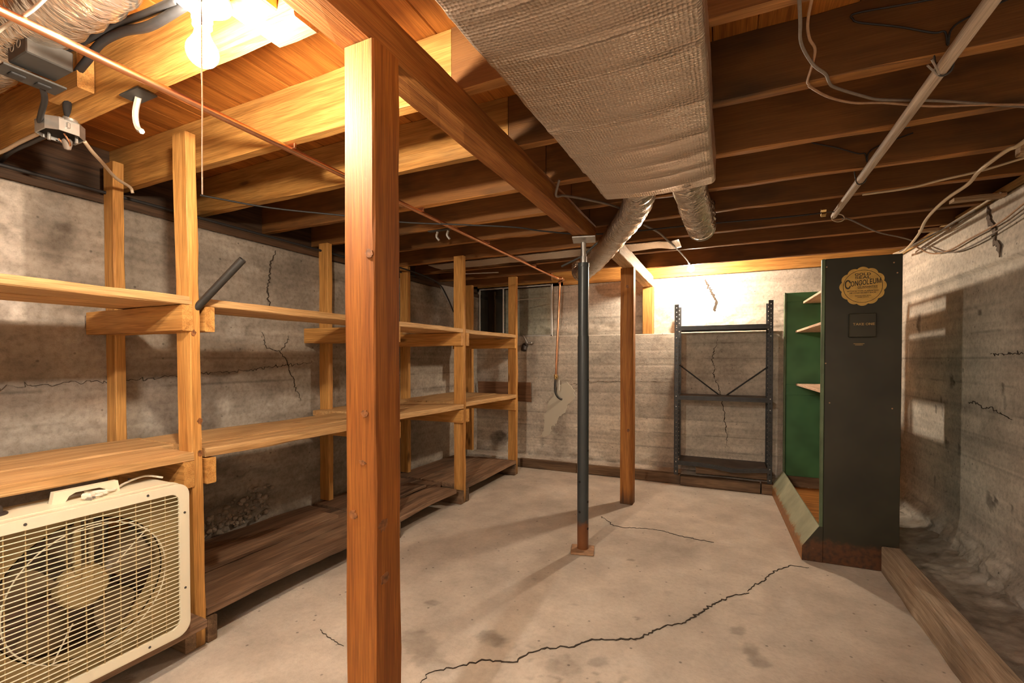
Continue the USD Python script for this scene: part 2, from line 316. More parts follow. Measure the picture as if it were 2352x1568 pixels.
rusty('stand_skirt', (.34, .36, .25), .03, rust=(.36, .15, .035), wet=(.20, .075, .018))
for nm, w in (('bulb_near', BULB_NEAR), ('bulb_far', BULB_FAR)): mat(nm, {'e': ('emission', {'color': BULB_COLOR, 'strength': w})}, [], 'e.emission')
mat('fill_glow', {'e': ('emission', {'color': (1.0, .90, .77), 'strength': FILL_TUBE})}, [], 'e.emission')  # glow of the added fill tube
mat('glass', {'t': ('transparent_bsdf', {'color': (.93, .95, .93)}), 'gl': ('glossy_bsdf', {'color': (1, 1, 1), 'roughness': .02}), 'f': ('fresnel', {'IOR': 1.5}), 'x': ('mix_closure', {})}, [('f.fac', 'x.fac'), ('t.BSDF', 'x.closure1'), ('gl.BSDF', 'x.closure2')], 'x.closure')

# ================================================================== THE SETTING
XL, XR, YL, YU, YF = -2.64, 1.28, 4.68, 4.79, -2.6
JB, JT = 1.966, 2.166             # joist undersides and the deck above
# floor
xs, ys = np.arange(-2.70, 1.36, .014), np.arange(YF, 4.74, .014)
GX, GY = np.meshgrid(xs, ys, indexing='ij'); P2 = np.stack([GX, GY, GX * 0], -1)
GZ = -.003 * fbm(P2 * 2.2, 3, 5) - .0005
def blob(cx, cy, rx, ry, rot=0, seed=0, soft=.35):
    dx, dy = GX - cx, GY - cy; c, s = math.cos(rot), math.sin(rot)
    d = np.hypot((dx * c + dy * s) / rx, (-dx * s + dy * c) / ry) + .9 * (fbm(P2 * 26, 4, seed) - .5)
    return 1 - ss(d, 1 - soft, 1)
st = .10 * ss(fbm(P2 * 3.2, 5, 11), .50, .75)
for k, (cx, cy, rx, ry, w) in enumerate([(-.868, 1.655, .085, .055, .55), (-1.243, 1.782, .04, .03, .42), (.05, 2.149, .05, .032, .42), (.094, 2.02, .052, .04, .48), (.125, 1.955, .05, .05, .48), (-1.112, 1.49, .14, .07, .42), (-1.0, 1.43, .12, .06, .36),
        (-.549, 1.609, .09, .06, .35), (-.43, 1.70, .05, .03, .5), (-.25, 2.35, .03, .02, .3), (-.486, 2.645, .02, .02, .55), (-.35, 2.06, .02, .016, .5), (-.64, 2.05, .016, .012, .4), (-.9, 2.2, .012, .012, .4), (.35, 1.9, .02, .02, .3), (-.20, 3.10, .07, .03, .25)]):
    st = np.maximum(st, w * blob(cx, cy, rx, ry, .5 * k, k))
spots = (fbm(P2 * 40, 2, 77) > .70) * np.clip(1 - np.hypot((GX + .52) / .34, (GY - 1.60) / .2), 0, 1) ** .5
st = np.maximum(st, .5 * spots)
ring = np.abs(np.hypot((GX - .104) / .075, (GY - 2.374) / .06) - 1); st = np.maximum(st, .22 * (1 - ss(ring, .0, .22)))
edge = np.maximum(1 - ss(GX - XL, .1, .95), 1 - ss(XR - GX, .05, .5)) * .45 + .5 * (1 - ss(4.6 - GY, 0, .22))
gut = ss(GX, .84, .90) * (.35 + .5 * fbm(P2 * 9, 4, 3))
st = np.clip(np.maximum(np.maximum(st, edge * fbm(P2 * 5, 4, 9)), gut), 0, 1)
lime = .55 * ss(GX, .95, 1.12) * ss(fbm(P2 * 9, 4, 21), .42, .62) + .35 * ss(fbm(P2 * 7, 5, 31), .60, .75)
lime = lime + .5 * (1 - ss(np.hypot((GX + .93) / .10, (GY - 1.40) / .05), .4, 1.1))
GZ = GZ + ss(GX, .98, 1.28) ** 2 * (.02 + .07 * fbm(P2 * 14, 5, 8)) + ss(GX, .86, .95) * .012 * (fbm(P2 * 30, 3, 18) - .5)
rough = .3 * st + .9 * ss(GX, .86, 1.0)
FL = grid(np.stack([GX, GY, GZ], -1))
flp = struct('floor', FL, 'concrete_floor', 'pale stained concrete basement floor with long jagged cracks', 'floor', smooth=True, color=bake(P2, (st, np.clip(lime, 0, 1)), (.47, .415, .35), (.59, .525, .445)).reshape(-1, 3))
ft = lambda p, d: np.column_stack([p, np.full(len(p), d)])
part(flp, 'crack', crack([(-.972, 1.315), (-.975, 1.372), (-.909, 1.43), (-.871, 1.484), (-.821, 1.522), (-.723, 1.554), (-.694, 1.615), (-.656, 1.674), (-.6, 1.71), (-.542, 1.743), (-.491, 1.821), (-.401, 1.857), (-.326, 1.903), (-.268, 1.994), (-.237, 2.038), (-.164, 2.103), (-.025, 2.365), (.014, 2.428), (.107, 2.511)], ft, .0056, 4, rough=.004), 'crack_dark')
part(flp, 'crack', crack([(.100, 2.525), (.134, 2.614), (.182, 2.68), (.216, 2.778), (.265, 2.868), (.33, 2.949), (.415, 2.954)], ft, .0048, 5, rough=.004), 'crack_dark')
part(flp, 'crack', crack([(-.822, 3.283), (-.747, 3.208), (-.717, 3.156), (-.634, 3.131), (-.497, 3.177), (-.386, 3.186), (-.272, 3.139), (-.065, 3.118)], ft, .0042, 6, rough=.004), 'crack_dark')
part(flp, 'crack', crack([(-1.551, 1.4), (-1.49, 1.378), (-1.415, 1.364), (-1.375, 1.358)], ft, .0028, 7, rough=.003), 'crack_dark')

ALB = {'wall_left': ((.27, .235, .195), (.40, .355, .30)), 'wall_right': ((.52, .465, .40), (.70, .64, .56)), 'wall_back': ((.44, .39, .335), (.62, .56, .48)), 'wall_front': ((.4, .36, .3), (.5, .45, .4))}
def wall(name, path, along, lo, hi, step, rfun, label, thick, n_out):
    """A cast concrete wall: a profile path [(offset, z), ...] run along x or y, with relief along its normal, closed by a back."""
    a = np.arange(lo, hi + step, step); pts = [np.array(path[0], float)]
    for p, q in zip(path[:-1], path[1:]):
        p, q = np.array(p), np.array(q); n = max(1, int(np.linalg.norm(q - p) / (step * .55)))
        pts += [p + (q - p) * i / n for i in range(1, n + 1)]
    pr = np.array(pts); A, I = np.meshgrid(a, np.arange(len(pr)), indexing='ij')
    O, Z = pr[I, 0], pr[I, 1]
    P = np.stack([O, A, Z] if along == 'y' else [A, O, Z], -1)
    disp, col = rfun(P, A, Z)
    k = 0 if along == 'y' else 1
    P[..., k] += n_out * disp
    back = P.copy(); back[..., k] = path[-1][0] - n_out * thick
    v = np.vstack([P.reshape(-1, 3), back.reshape(-1, 3)[[0, len(pr) - 1, (len(a) - 1) * len(pr), len(a) * len(pr) - 1]]])
    g = grid(P); f = [g.faces]
    N, m, B = len(a), len(pr), len(a) * len(pr)
    idx = np.arange(B).reshape(N, m)
    f.append(np.array([(B, B + 1, B + 3), (B, B + 3, B + 2)]))
    f.append(np.array([(idx[i, -1], idx[i + 1, -1], B + 1) for i in range(N - 1)] + [(idx[-1, -1], B + 3, B + 1)]))
    f.append(np.array([(idx[0, j], B, idx[0, j + 1]) for j in range(m - 1)] + [(idx[0, -1], B, B + 1)]))
    f.append(np.array([(idx[-1, j], idx[-1, j + 1], B + 2) for j in range(m - 1)] + [(idx[-1, -1], B + 3, B + 2)]))
    mesh = trimesh.Trimesh(v, np.vstack(f), process=False)
    nrm = mesh.face_normals[: len(g.faces)].mean(0)
    if nrm[k] * n_out < 0: mesh.invert()
    alb = bake(P, (col[..., 0], col[..., 1]), *ALB[name], A)
    c = np.vstack([alb.reshape(-1, 3), np.full((4, 3), .3)])
    return struct(name, mesh, 'concrete_wall', label, 'wall', color=c, smooth=True)
def lines(Z, pitch=.145, off=.02): return np.exp(-((((Z - off) / pitch) % 1 - .5) * pitch / .004) ** 2)
def left_relief(P, A, Z):
    d = .004 * fbm(P * 3, 4, 2) + .0015 * fbm(P * 30, 3, 3) - .003 * lines(Z)
    # the broken corner low in the second bay, rubble showing
    m = 1 - ss(np.abs(A - 1.70) / .42 + np.maximum(Z - .42, 0) / .16 + .5 * (fbm(P * 9, 4, 6) - .5), .6, 1.05)
    m = np.where(A < 1.1, 0, m)
    d = d - m * (.035 + .05 * (fbm(P * 14, 4, 7) - .5)) + m * .03 * (fbm(P * 40, 3, 8) - .4)
    s = .35 * ss(fbm(P * 2.3, 5, 12), .48, .7) + .4 * ss(1.45 - np.abs(Z - 1.38), 1.36, 1.46) * fbm(P * 6, 4, 13)
    s = np.maximum(s, .8 * (1 - ss(np.hypot((A - .97) / .10, (Z - 1.72) / .26), .3, 1.)))
    s = np.maximum(s, .5 * m * ss(fbm(P * 8, 3, 19), .40, .55))
    g = .55 * (1 - ss(Z, .1, .34)) * ss(fbm(P * 7, 4, 15), .40, .6) + .35 * ss(fbm(P * 4.5, 5, 16), .58, .72) + .9 * (1 - ss(A + .01 * fbm(P * 20, 2, 3), .865, .885)) * (Z > 1.3)
    g = np.maximum(g, .4 * (1 - ss(np.abs(Z - .86), .0, .16)) * ss(fbm(P * 5, 4, 26), .35, .55))
    return d, np.stack([np.clip(s, 0, 1), np.clip(g, 0, 1), np.clip(.15 + m, 0, 1)], -1)
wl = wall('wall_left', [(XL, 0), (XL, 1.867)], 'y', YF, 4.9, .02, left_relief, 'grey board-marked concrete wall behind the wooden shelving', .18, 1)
def right_relief(P, A, Z):
    foot = (1 - ss(Z, .0, .26)) ** 2
    d = .004 * fbm(P * 3, 4, 42) + .002 * fbm(P * 26, 3, 43) - .003 * lines(Z, .145, .05) + foot * (.075 + .14 * (fbm(P * 8, 5, 44) - .4) + .07 * (fbm(P * 30, 4, 40) - .5)) + .02 * ss(Z, 1.63, 1.65)
    up_ = ss(Z, 1.62, 1.68)
    d = d + up_ * .012 * (fbm(P * 18, 4, 45) - .5) * (1 - ss(Z, 1.70, 1.82))
    s = .30 * ss(fbm(P * 2.6, 5, 46), .50, .7) + .5 * foot * ss(fbm(P * 9, 4, 47), .45, .6)
    s = np.maximum(s, .75 * (fbm(P * np.array([13, 13, 5.]), 2, 48) > .735) * ss(Z, .2, .4) * (1 - ss(Z, 1.45, 1.6)))
    g = .8 * foot * ss(fbm(P * 8, 4, 49), .38, .55) + .3 * ss(fbm(P * 3.5, 5, 50), .56, .7) + .22 * up_
    return d, np.stack([np.clip(s, 0, 1), np.clip(g, 0, 1), np.clip(.1 + foot + .5 * up_ * (1 - ss(Z, 1.70, 1.85)), 0, 1)], -1)
wr = wall('wall_right', [(XR, 0), (XR, 1.968)], 'y', YF, 4.9, .02, right_relief, 'grey pitted concrete wall with crumbling white foot at the right', .18, -1)
def back_relief(P, A, Z):
    low = (Z < 1.39)
    d = .004 * fbm(P * 3, 4, 62) + .002 * fbm(P * 26, 3, 63) - .003 * lines(Z, .145, .0)
    ru = np.exp(-((Z - 1.50) / .085) ** 2) * (~low)
    d = d + ru * .04 * (fbm(P * 13, 4, 64) - .35) + .012 * np.exp(-((Z - .93 - .02 * fbm(P * 3, 2, 1)) / .025) ** 2) * (fbm(P * 30, 3, 65) - .2)
    foot = (1 - ss(Z, .1, .26)) * low; d = d + foot * .03 * fbm(P * 16, 4, 66)
    s = .32 * ss(fbm(P * 2.6, 5, 67), .50, .7); s = np.maximum(s, .5 * (1 - ss(np.abs(A + 1.82) / .04 + np.abs(Z - .24) / .1, .3, 1.)))
    s = np.maximum(s, .4 * (1 - ss(np.abs(A + 1.62) / .13, .3, 1.)) * (Z < .6)); s = np.maximum(s, .8 * (1 - ss(np.hypot((A + 2.35) / .14, (Z - .24) / .11) + .5 * (fbm(P * 12, 3, 71) - .5), .6, 1.)))
    g = .5 * foot * ss(fbm(P * 8, 4, 68), .38, .55) + .30 * ss(fbm(P * 3.5, 5, 69), .54, .7) + .45 * ru * ss(fbm(P * 12, 4, 70), .4, .6) + .18 * (~low)
    return d, np.stack([np.clip(s, 0, 1), np.clip(g, 0, 1), np.clip(.15 + foot + ru, 0, 1)], -1)
wb = wall('wall_back', [(4.50, 0), (4.50, .085), (YL, .095), (YL, 1.395), (YU, 1.395), (YU, 1.95)], 'x', -2.70, 1.34, .02, back_relief, 'far concrete wall with a ledge two thirds of the way up', .2, -1)
wall('wall_front', [(YF, 0), (YF, 2.16)], 'x', -2.80, 1.46, .2, lambda P, A, Z: (A * 0, np.zeros(A.shape + (3,))), 'concrete wall behind the camera', .15, 1)
# cracks in the walls
lt = lambda p, d: np.column_stack([np.full(len(p), XL + .0045 + d), p])
part(wl, 'crack', crack([(2.046, 1.844), (2.005, 1.766), (2.004, 1.656), (1.979, 1.597), (1.996, 1.489), (1.96, 1.40)], lt, .008, 11), 'crack_dark')
part(wl, 'crack', crack([(1.94, 1.314), (1.975, 1.211), (2.063, 1.199), (2.111, 1.151), (2.15, 1.041), (2.228, .86)], lt, .0045, 12), 'crack_dark')
part(wl, 'crack', crack([(2.13, 1.30), (2.10, 1.22), (2.063, 1.199)], lt, .0035, 13), 'crack_dark')
part(wl, 'crack', crack([(.78, 1.03), (1.2, 1.04), (1.5, 1.06), (1.75, 1.07), (2.1, 1.10), (2.35, 1.12)], lt, .0024, 14), 'crack_dark')
bt = lambda y: (lambda p, d: np.column_stack([p[:, 0], np.full(len(p), y - .0045 - d), p[:, 1]]))
part(wb, 'crack', crack([(-.191, 1.917), (-.152, 1.81), (-.094, 1.703), (-.112, 1.518)], bt(YU), .022, 21), 'crack_dark')
part(wb, 'crack', crack([(-.072, 1.366), (-.119, 1.184), (-.107, 1.001), (-.05, .82), (-.031, .72), (0, .519), (.008, .338)], bt(YL), .007, 22), 'crack_dark')
part(wb, 'crack', crack([(-1.6, .86), (-1.2, .92), (-.9, .925), (-.6, .93)], bt(YL), .0026, 24), 'crack_dark')
rtm = lambda p, d: np.column_stack([np.full(len(p), XR - .005 - d), p])
part(wr, 'crack', crack([(3.55, .89), (3.44, .90), (3.36, .875), (3.28, .89), (3.18, .86), (3.08, .845)], rtm, .0035, 31), 'crack_dark')
part(wr, 'crack', crack([(3.3, 1.17), (3.0, 1.17)], rtm, .0022, 32), 'crack_dark')
part(wr, 'sealant_seam', crack([(3.295, 1.957), (3.276, 1.873), (3.226, 1.825), (3.224, 1.756), (3.176, 1.72), (3.168, 1.66)], lambda p, d: np.column_stack([np.full(len(p), XR - .03 - d), p]), .032, 33, rough=.003), 'sealant', 'brown sealant smeared over a crack')
patch = Polygon([(-1.665, .80), (-1.60, .88), (-1.54, .90), (-1.47, .83), (-1.44, .77), (-1.49, .69), (-1.54, .66), (-1.55, .57), (-1.63, .54), (-1.66, .46), (-1.71, .42), (-1.73, .33), (-1.76, .30), (-1.82, .30), (-1.81, .40), (-1.795, .47), (-1.80, .53), (-1.76, .60), (-1.755, .66), (-1.73, .70)])
rg = np.random.default_rng(3); pp = np.array(patch.segmentize(.02).exterior.coords)[:-1]; pp += rg.normal(0, .007, pp.shape)
part(wb, 'plaster_patch', slab(Polygon(pp).buffer(0), .012, to_y(YL)), 'plaster', 'white filler smeared round the pipe on the wall')
# pebbles showing in the broken foot of the left wall
rg = np.random.default_rng(8); peb = []
for k in range(170):
    y, z = rg.uniform(1.50, 2.02), rg.uniform(.13, .34)
    if z > .16 + (y - 1.45) * .45: continue
    s = trimesh.creation.icosphere(2, rg.uniform(.005, .019)); s.vertices *= rg.uniform(.7, 1.2, 3); s.vertices += .012 * (fbm(s.vertices * 70 + k, 2, k)[:, None] - .5)
    s.apply_translation((XL - .030 + .02 * rg.random(), y, z)); peb.append(s)
part(wl, 'aggregate', cat(*peb), 'stone', 'loose stones in the crumbled foot of the wall', smooth=True, kind='stuff')
# ceiling deck of boards
ce = thing('ceiling', 'orange board deck laid over the joists', 'ceiling', kind='structure')
x = -2.80; rg = np.random.default_rng(5)
while x < 1.46:
    w = rg.uniform(.125, .137)
    part(ce, 'plank', lumber((x + .0012, YF, JT), (x + w - .0012, 4.95, JT + .022), 1, .0025, .0004, seg=.8), 'deck_y'); x += w
# plates and rims on top of the walls
struct('trim_1', lumber((XL - .14, YF, 1.869), (XL + .004, 4.9, 1.906), 1), 'sill_dark_y', 'dark brown sill plate on top of the left wall', 'sill plate')
struct('trim_2', lumber((XL - .16, YF, 1.906), (XL - .12, 4.9, JT), 1), 'sill_dark_y', 'blackened rim board above the left wall', 'rim board')
struct('trim_3', lumber((XR - .035, YF, 1.970), (XR + .11, 4.9, 2.004), 1), 'sill_y', 'yellow splintered sill plate on top of the right wall', 'sill plate')
struct('trim_4', lumber((XR + .10, YF, 2.004), (XR + .14, 4.9, JT), 1), 'sill_dark_y', 'dark rim board above the right wall', 'rim board')
struct('trim_5', lumber((-1.62, 4.775, 1.952), (1.3, 4.93, 1.990), 0), 'pine_x', 'pale sill plate on top of the far wall', 'sill plate')
struct('trim_6', lumber((-2.7, 4.80, 1.990), (1.38, 4.84, JT), 0), 'joist_pale_x', 'orange rim board lit by the far bulb', 'rim board')
struct('trim_7', lumber((-2.8, YF, JT - .01), (1.46, YF + .04, JT + .01), 0), 'sill_dark_y', 'board over the wall behind the camera', 'rim board')

# ================================================================== JOISTS, BEAM, POSTS
rows_l = [(.79, 'holding the near bulb'), (1.222, ''), (1.627, ''), (2.04, ''), (2.432, ''), (2.80, ''), (3.26, ''), (3.668, ''), (4.09, ''), (4.515, '')]
ordn = ['first', 'second', 'third', 'fourth', 'fifth', 'sixth', 'seventh', 'eighth', 'ninth', 'tenth']
for i, (y, note) in enumerate(rows_l):
    x1 = -1.66 if i == 9 else -.779
    lab = f'wooden floor joist left of the beam, {ordn[i]} from the camera' if i else 'wooden floor joist beside the near bulb, first left of the beam'
    if i == 9: lab = 'short wooden joist above the storm window, furthest left of the beam'
    solo('floor_joist', lumber((-2.77, y, JB), (x1, y + .041, JT), 0, .003, .0016), 'joist_pale_x' if i < 3 else 'joist_x', lab, 'joist', group='joists left of the beam')
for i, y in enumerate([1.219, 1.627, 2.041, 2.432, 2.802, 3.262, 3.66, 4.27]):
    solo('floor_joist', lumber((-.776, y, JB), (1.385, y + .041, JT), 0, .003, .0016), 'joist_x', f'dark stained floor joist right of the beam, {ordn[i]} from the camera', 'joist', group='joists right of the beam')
solo('support_beam', lumber((-.822, YF, 1.864), (-.732, 2.78, 1.965), 1, .004, .0012), 'fir_y', 'long square wooden beam running away under the joists', 'beam')
bp = thing('support_post', 'large square orange wooden post in the foreground under the beam', 'post', (-.767, .856, 0))
part(bp, 'shaft', lumber((-.812, .81, 0), (-.7225, .901, 1.863), 2, .004, .0010), 'fir_z')
def knot(c, rx, rz, face, seed):
    r = np.random.default_rng(seed); a = np.linspace(0, 2 * math.pi, 22, endpoint=False); q = 1 + r.normal(0, .13, 22)
    poly = Polygon(np.stack([rx * q * np.cos(a), rz * q * np.sin(a)], 1)); d = .0022
    f = (lambda p: np.stack([c[0] + p[:, 0], c[1] - p[:, 2] + .0008, c[2] + p[:, 1]], 1)) if face == '-y' else (lambda p: np.stack([c[0] + p[:, 2] - .0008, c[1] + p[:, 0], c[2] + p[:, 1]], 1))
    return slab(poly, d, f)
for k, (c, rx, rz, f) in enumerate([((-.737, .81, 1.381), .011, .010, '-y'), ((-.752, .81, 1.016), .010, .008, '-y'), ((-.788, .81, .778), .012, .010, '-y'), ((-.759, .81, .903), .009, .006, '-y'), ((-.7225, .836, .756), .016, .014, '+x'), ((-.7225, .842, .628), .015, .013, '+x')]):
    part(bp, 'knot', knot(c, rx, rz, f, k), 'knot')
co = thing('steel_column', 'slim dark steel jack column on a rusty square plate', 'column', (-.775, 2.66, 0))
part(co, 'base_plate', rbox((-.772, 2.645, .006), (.135, .135, .012), 14, .003), 'rust_plate', 'rusty base plate')
part(co, 'tube', rod((-.775, 2.66, .012), (-.775, 2.66, 1.28), .0335, 28), 'post_steel', smooth=35)
part(co, 'tube', rod((-.775, 2.66, 1.28), (-.775, 2.66, 1.700), .0315, 28), 'post_steel', smooth=35)
part(co, 'tube', rod((-.775, 2.66, 1.69), (-.775, 2.66, 1.713), .0335, 28), 'post_steel', smooth=35)
part(co, 'screw', lathe([(0, 0), (.0185, 0), (.0185, .038), (.016, .042), (.016, .122), (0, .122)], (-.775, 2.66, 1.713), 20), 'steel', smooth=35)
part(co, 'turning_bar', rod((-.893, 2.60, 1.693), (-.775, 2.655, 1.757), .006), 'steel_dark')
part(co, 'turning_bar', rod((-.765, 2.665, 1.77), (-.700, 2.69, 1.832), .0065), 'steel_dark')
part(co, 'top_plate', rbox((-.772, 2.66, 1.8535), (.135, .135, .010), 14, .002), 'steel', 'grey steel top plate')
for z, s in ((.415, -1), (.295, 1), (.235, -1), (.135, 1), (.60, 1), (1.02, 1)):
    a = math.radians(25 - 90 + (52 if s > 0 else -45)); n = np.array([math.cos(a), math.sin(a), 0])
    part(co, 'bolt_hole', rod(np.array([-.775, 2.66, z]) + n * .030, np.array([-.775, 2.66, z]) + n * .0342, .0075), 'dark_hole')
p2 = thing('support_post', 'square wooden post beyond the steel column, under the short header', 'post', (-.711, 3.70, 0))
part(p2, 'shaft', lumber((-.762, 3.65, .0), (-.662, 3.742, 1.860), 2, .004, .001), 'fir_z_foot')
for k, (x_, z_) in enumerate(((-.709, 1.713), (-.698, .585))): part(p2, 'knot', knot((x_, 3.65, z_), .011, .013, '-y', 40 + k), 'knot')
solo('header_beam', lumber((-.752, 3.13, 1.861), (-.660, 4.70, 1.962), 1, .004, .001), 'fir_pale_y', 'short pale square header resting on two posts near far wall', 'beam')
solo('support_post', lumber((-.762, 4.688, 1.398), (-.662, 4.778, 1.861), 2, .004, .001), 'pine_z', 'short square wooden post standing on the ledge of the far wall', 'post')
solo('wood_scrap', lumber((-1.05, .765, 1.944), (-.92, .834, 1.963), 0, .003, .002), 'scrap_x', 'sawn scrap of board nailed under the joist near the bulb', 'wood scrap')

# ================================================================== SHELVING ON THE LEFT
sh = thing('storage_shelving', 'built-in rough pine shelving along the left wall, three levels', 'shelving', (-2.26, 2.6, 0))
XF, XB = -1.89, -1.979
FY = [1.098, 2.268, 3.130, 4.138]; RY = [1.143, 2.388, 3.282, 4.408]
for k in range(4):
    part(sh, 'post', lumber((XB, FY[k], 0), (XF, FY[k] + .040, 2.02 if k == 0 else 1.963), 2, .004, .0014, lean=(0, -.02) if k == 0 else (0, 0)), 'pine_post_foot')
    part(sh, 'post', lumber((-2.637, RY[k], .14), (-2.55, RY[k] + .042, 2.05 if k == 0 else 1.963), 2, .004, .0014), 'pine_post_foot')
    for z0, z1 in ((1.252, 1.352), (.642, .745)):
        part(sh, 'rail', lumber((-2.60, FY[k] - .041, z0), (XF + .004, FY[k] - .002, z1), 0, .003, .001), 'pine_x')
        if k < 3: part(sh, 'rail', lumber((-2.60, FY[k] + .042, z0), (XF + .006, FY[k] + .081, z1), 0, .003, .001), 'pine_x')
    part(sh, 'rail', lumber((-2.60, FY[k] - .042, 0.0), (XF + .004, FY[k] - .002, .102), 0, .004, .002), 'old_x', 'dark damp bottom rail')
    if k < 3: part(sh, 'rail', lumber((-2.60, FY[k] + .042, 0.0), (XF + .004, FY[k] + .080, .102), 0, .004, .002), 'old_x', 'dark damp bottom rail')
ends = [(-.6, FY[0] - .002), (FY[0] + .044, FY[1] - .002), (FY[1] + .042, FY[2] - .002), (FY[2] + .042, FY[3] + .0)]
up_back = [-2.36, -2.18, -2.30, -2.52]; lo_back = [-2.45, -2.40, -2.50, -2.60]
for k, (a, b) in enumerate(ends):
    for j, (x0, x1) in enumerate(((-2.10, XF), (up_back[k], -2.104))):
        part(sh, 'shelf_board', lumber((x0, a, 1.354), (x1, b, 1.386), 1, .003, .0012, warp=.0015), 'shelf_y')
    dz = (0, .004, .012, .026)[k]
    front = (-2.105, XF + .004) if k != 1 else (-2.03, XF + .004)
    part(sh, 'shelf_board', lumber((front[0], a, .747 + dz * .6), (front[1], b, .782 + dz * .6), 1, .003, .0016, warp=.003), 'shelf_y')
    part(sh, 'shelf_board', lumber((lo_back[k] + .03, a - (.0 if k else .2), .748 + dz * .5), (front[0] - .003, b + (.07 if k == 0 else 0), .785 + dz * .5), 1, .003, .0016, warp=.003), 'shelf_y')
    if k in (2, 3): part(sh, 'shelf_board', lumber((-2.615, a, .749 + dz * .5), (lo_back[k] + .026, b + .05, .784 + dz * .5), 1, .003, .0016, warp=.002), 'shelf_y')
    zb = .104
    for j, (x0, x1) in enumerate(((-2.10, XF), (-2.33, -2.104), (-2.61, -2.335))):
        if k == 0 and j == 0: x1 = -1.815
        lift = .035 if (k == 2 and j == 0) else 0
        part(sh, 'shelf_board', lumber((x0, a + .0, zb), (x1, b - (.10 if (k == 2 and j == 0) else .0), zb + .033), 1, .003, .002, warp=.003 if not lift else .006), 'old_y', 'dark worn bottom board')
part(sh, 'shelf_board', lumber((-2.40, 1.25, .139), (-2.215, 2.15, .160), 1, .003, .002, warp=.002), 'old_y', 'dark loose board lying on the bottom shelf')
part(sh, 'shelf_board', lumber((-2.30, 2.33, .140), (-2.12, 2.95, .162), 1, .003, .002, warp=.003), 'old_y', 'dark loose board lying on the bottom shelf')
for (y, z) in ((1.118, 1.245), (1.139, .898), (1.138, .770)): part(sh, 'knot', knot((XF + .0012, y - .018, z), .009, .012, '+x', int(z * 999)), 'knot')
for a, b in (((-1.90, 3.172, 1.826), (-1.74, 3.45, 1.872)), ((-1.90, 4.18, 1.735), (-1.66, 4.38, 1.772))): part(sh, 'spike', rod(a, b, .004, 8), 'nail', 'long nail sticking out of the post')
hr = solo('hanging_rod', trimesh.boolean.difference([rod((-1.915, 1.110, 1.325), (-1.735, 1.198, 1.536), .0145, 20), rod((-1.769, 1.181, 1.496), (-1.733, 1.199, 1.5385), .0105, 20)], engine='manifold') if True else None, 'pipe_black', 'short black pipe sticking out of the front shelf post', 'pipe', smooth=35)

# ================================================================== BOX FAN
fx, fy0, fy1, fz0, fz1 = -1.783, .462, 1.018, .139, .694
fan = thing('box_fan', 'cream box fan standing under the lower shelf', 'fan', (-1.87, .74, .139))
out = rrect(fy0, fz0, fy1, fz1, .045); inn = rrect(fy0 + .034, fz0 + .034, fy1 - .034, fz1 - .034, .03)
part(fan, 'housing', cat(slab(out.difference(out.buffer(-.004)), .185, to_x(fx - .008)), ), 'fan_cream', smooth=35)
bez = cat(slab(out.buffer(-.004).difference(inn), .010, to_x(fx)), slab(out.difference(out.buffer(-.005)), .009, to_x(fx - .001)), slab(out.buffer(.0015).difference(out.buffer(-.003)), .012, to_x(fx - .035)))
part(fan, 'bezel', bez, 'fan_cream', smooth=35)
cy, cz = (fy0 + fy1) / 2, (fz0 + fz1) / 2
gs = []; a0, a1 = fz0 + .034, fz1 - .034
for z in np.arange(a0 + .0148, a1 - .004, .0148):
    yy = .487
    ins = 0
    for zc in (a0, a1):
        dd = abs(z - zc)
        if dd < .03: ins = .03 - math.sqrt(max(0, .03 ** 2 - (.03 - dd) ** 2))
    gs.append(cbox((fx - .0055, fy0 + .033 + ins, z - .0014), (fx - .002, fy1 - .033 - ins, z + .0014), .0006))
part(fan, 'grille', cat(*gs), 'fan_cream', 'front grille slats')
part(fan, 'grille', cat(*[cbox((fx - .0095, y - .0014, a0 - .002), (fx - .005, y + .0014, a1 + .002), .0006) for y in np.arange(fy0 + .034 + .0445, fy1 - .04, .0445)]), 'fan_inner', 'upright bars behind the grille slats')
wr_ = lambda r, x_, n=48: [(x_, cy + r * math.cos(t), cz + r * math.sin(t)) for t in np.linspace(0, 2 * math.pi, n)]
part(fan, 'ring', tube(wr_(.205, fx - .016), .0022, 6, smooth=False, cap=False), 'fan_cream')
for a, b in (((fx - .018, cy + .06, cz + .06), (fx - .016, cy + .15, cz + .145)), ((fx - .018, cy - .05, cz - .08), (fx - .016, cy - .10, cz - .18))): part(fan, 'guard_wire', rod(a, b, .0022, 6), 'fan_cream')
hole = Point(cy, cz).buffer(.212, quad_segs=24)
part(fan, 'shroud', cat(slab(out.buffer(-.005).difference(hole), .003, to_x(fx - .06)), slab(hole.buffer(.003).difference(hole), .06, to_x(fx - .06))), 'fan_inner', smooth=35)
part(fan, 'hub', cat(lathe([(0, .05), (.058, .045), (.066, .035), (.068, 0), (0, 0)], (0, 0, 0), 32)).apply_transform(trimesh.transformations.rotation_matrix(math.pi / 2, [0, 1, 0])).apply_translation((fx - .105, cy, cz)), 'fan_inner', smooth=35)
for k in range(5):
    a = math.radians(72 * k + 20); n = 8; V = []
    for i, r in enumerate(np.linspace(.06, .198, n)):
        for j, t in enumerate(np.linspace(-1, 1, 7)):
            ww = .5 * (.45 + .42 * math.sin((r - .06) / .138 * 2.6)); an = a + t * ww
            V.append((fx - .095 - .022 * t - .01 * t * t, cy + r * math.cos(an), cz + r * math.sin(an)))
    V = np.array(V).reshape(n, 7, 3); f1 = grid(V); f2 = grid(V - np.array([.0035, 0, 0])); f2.invert()
    part(fan, 'blade', cat(f1, f2), 'fan_blade', smooth=True)
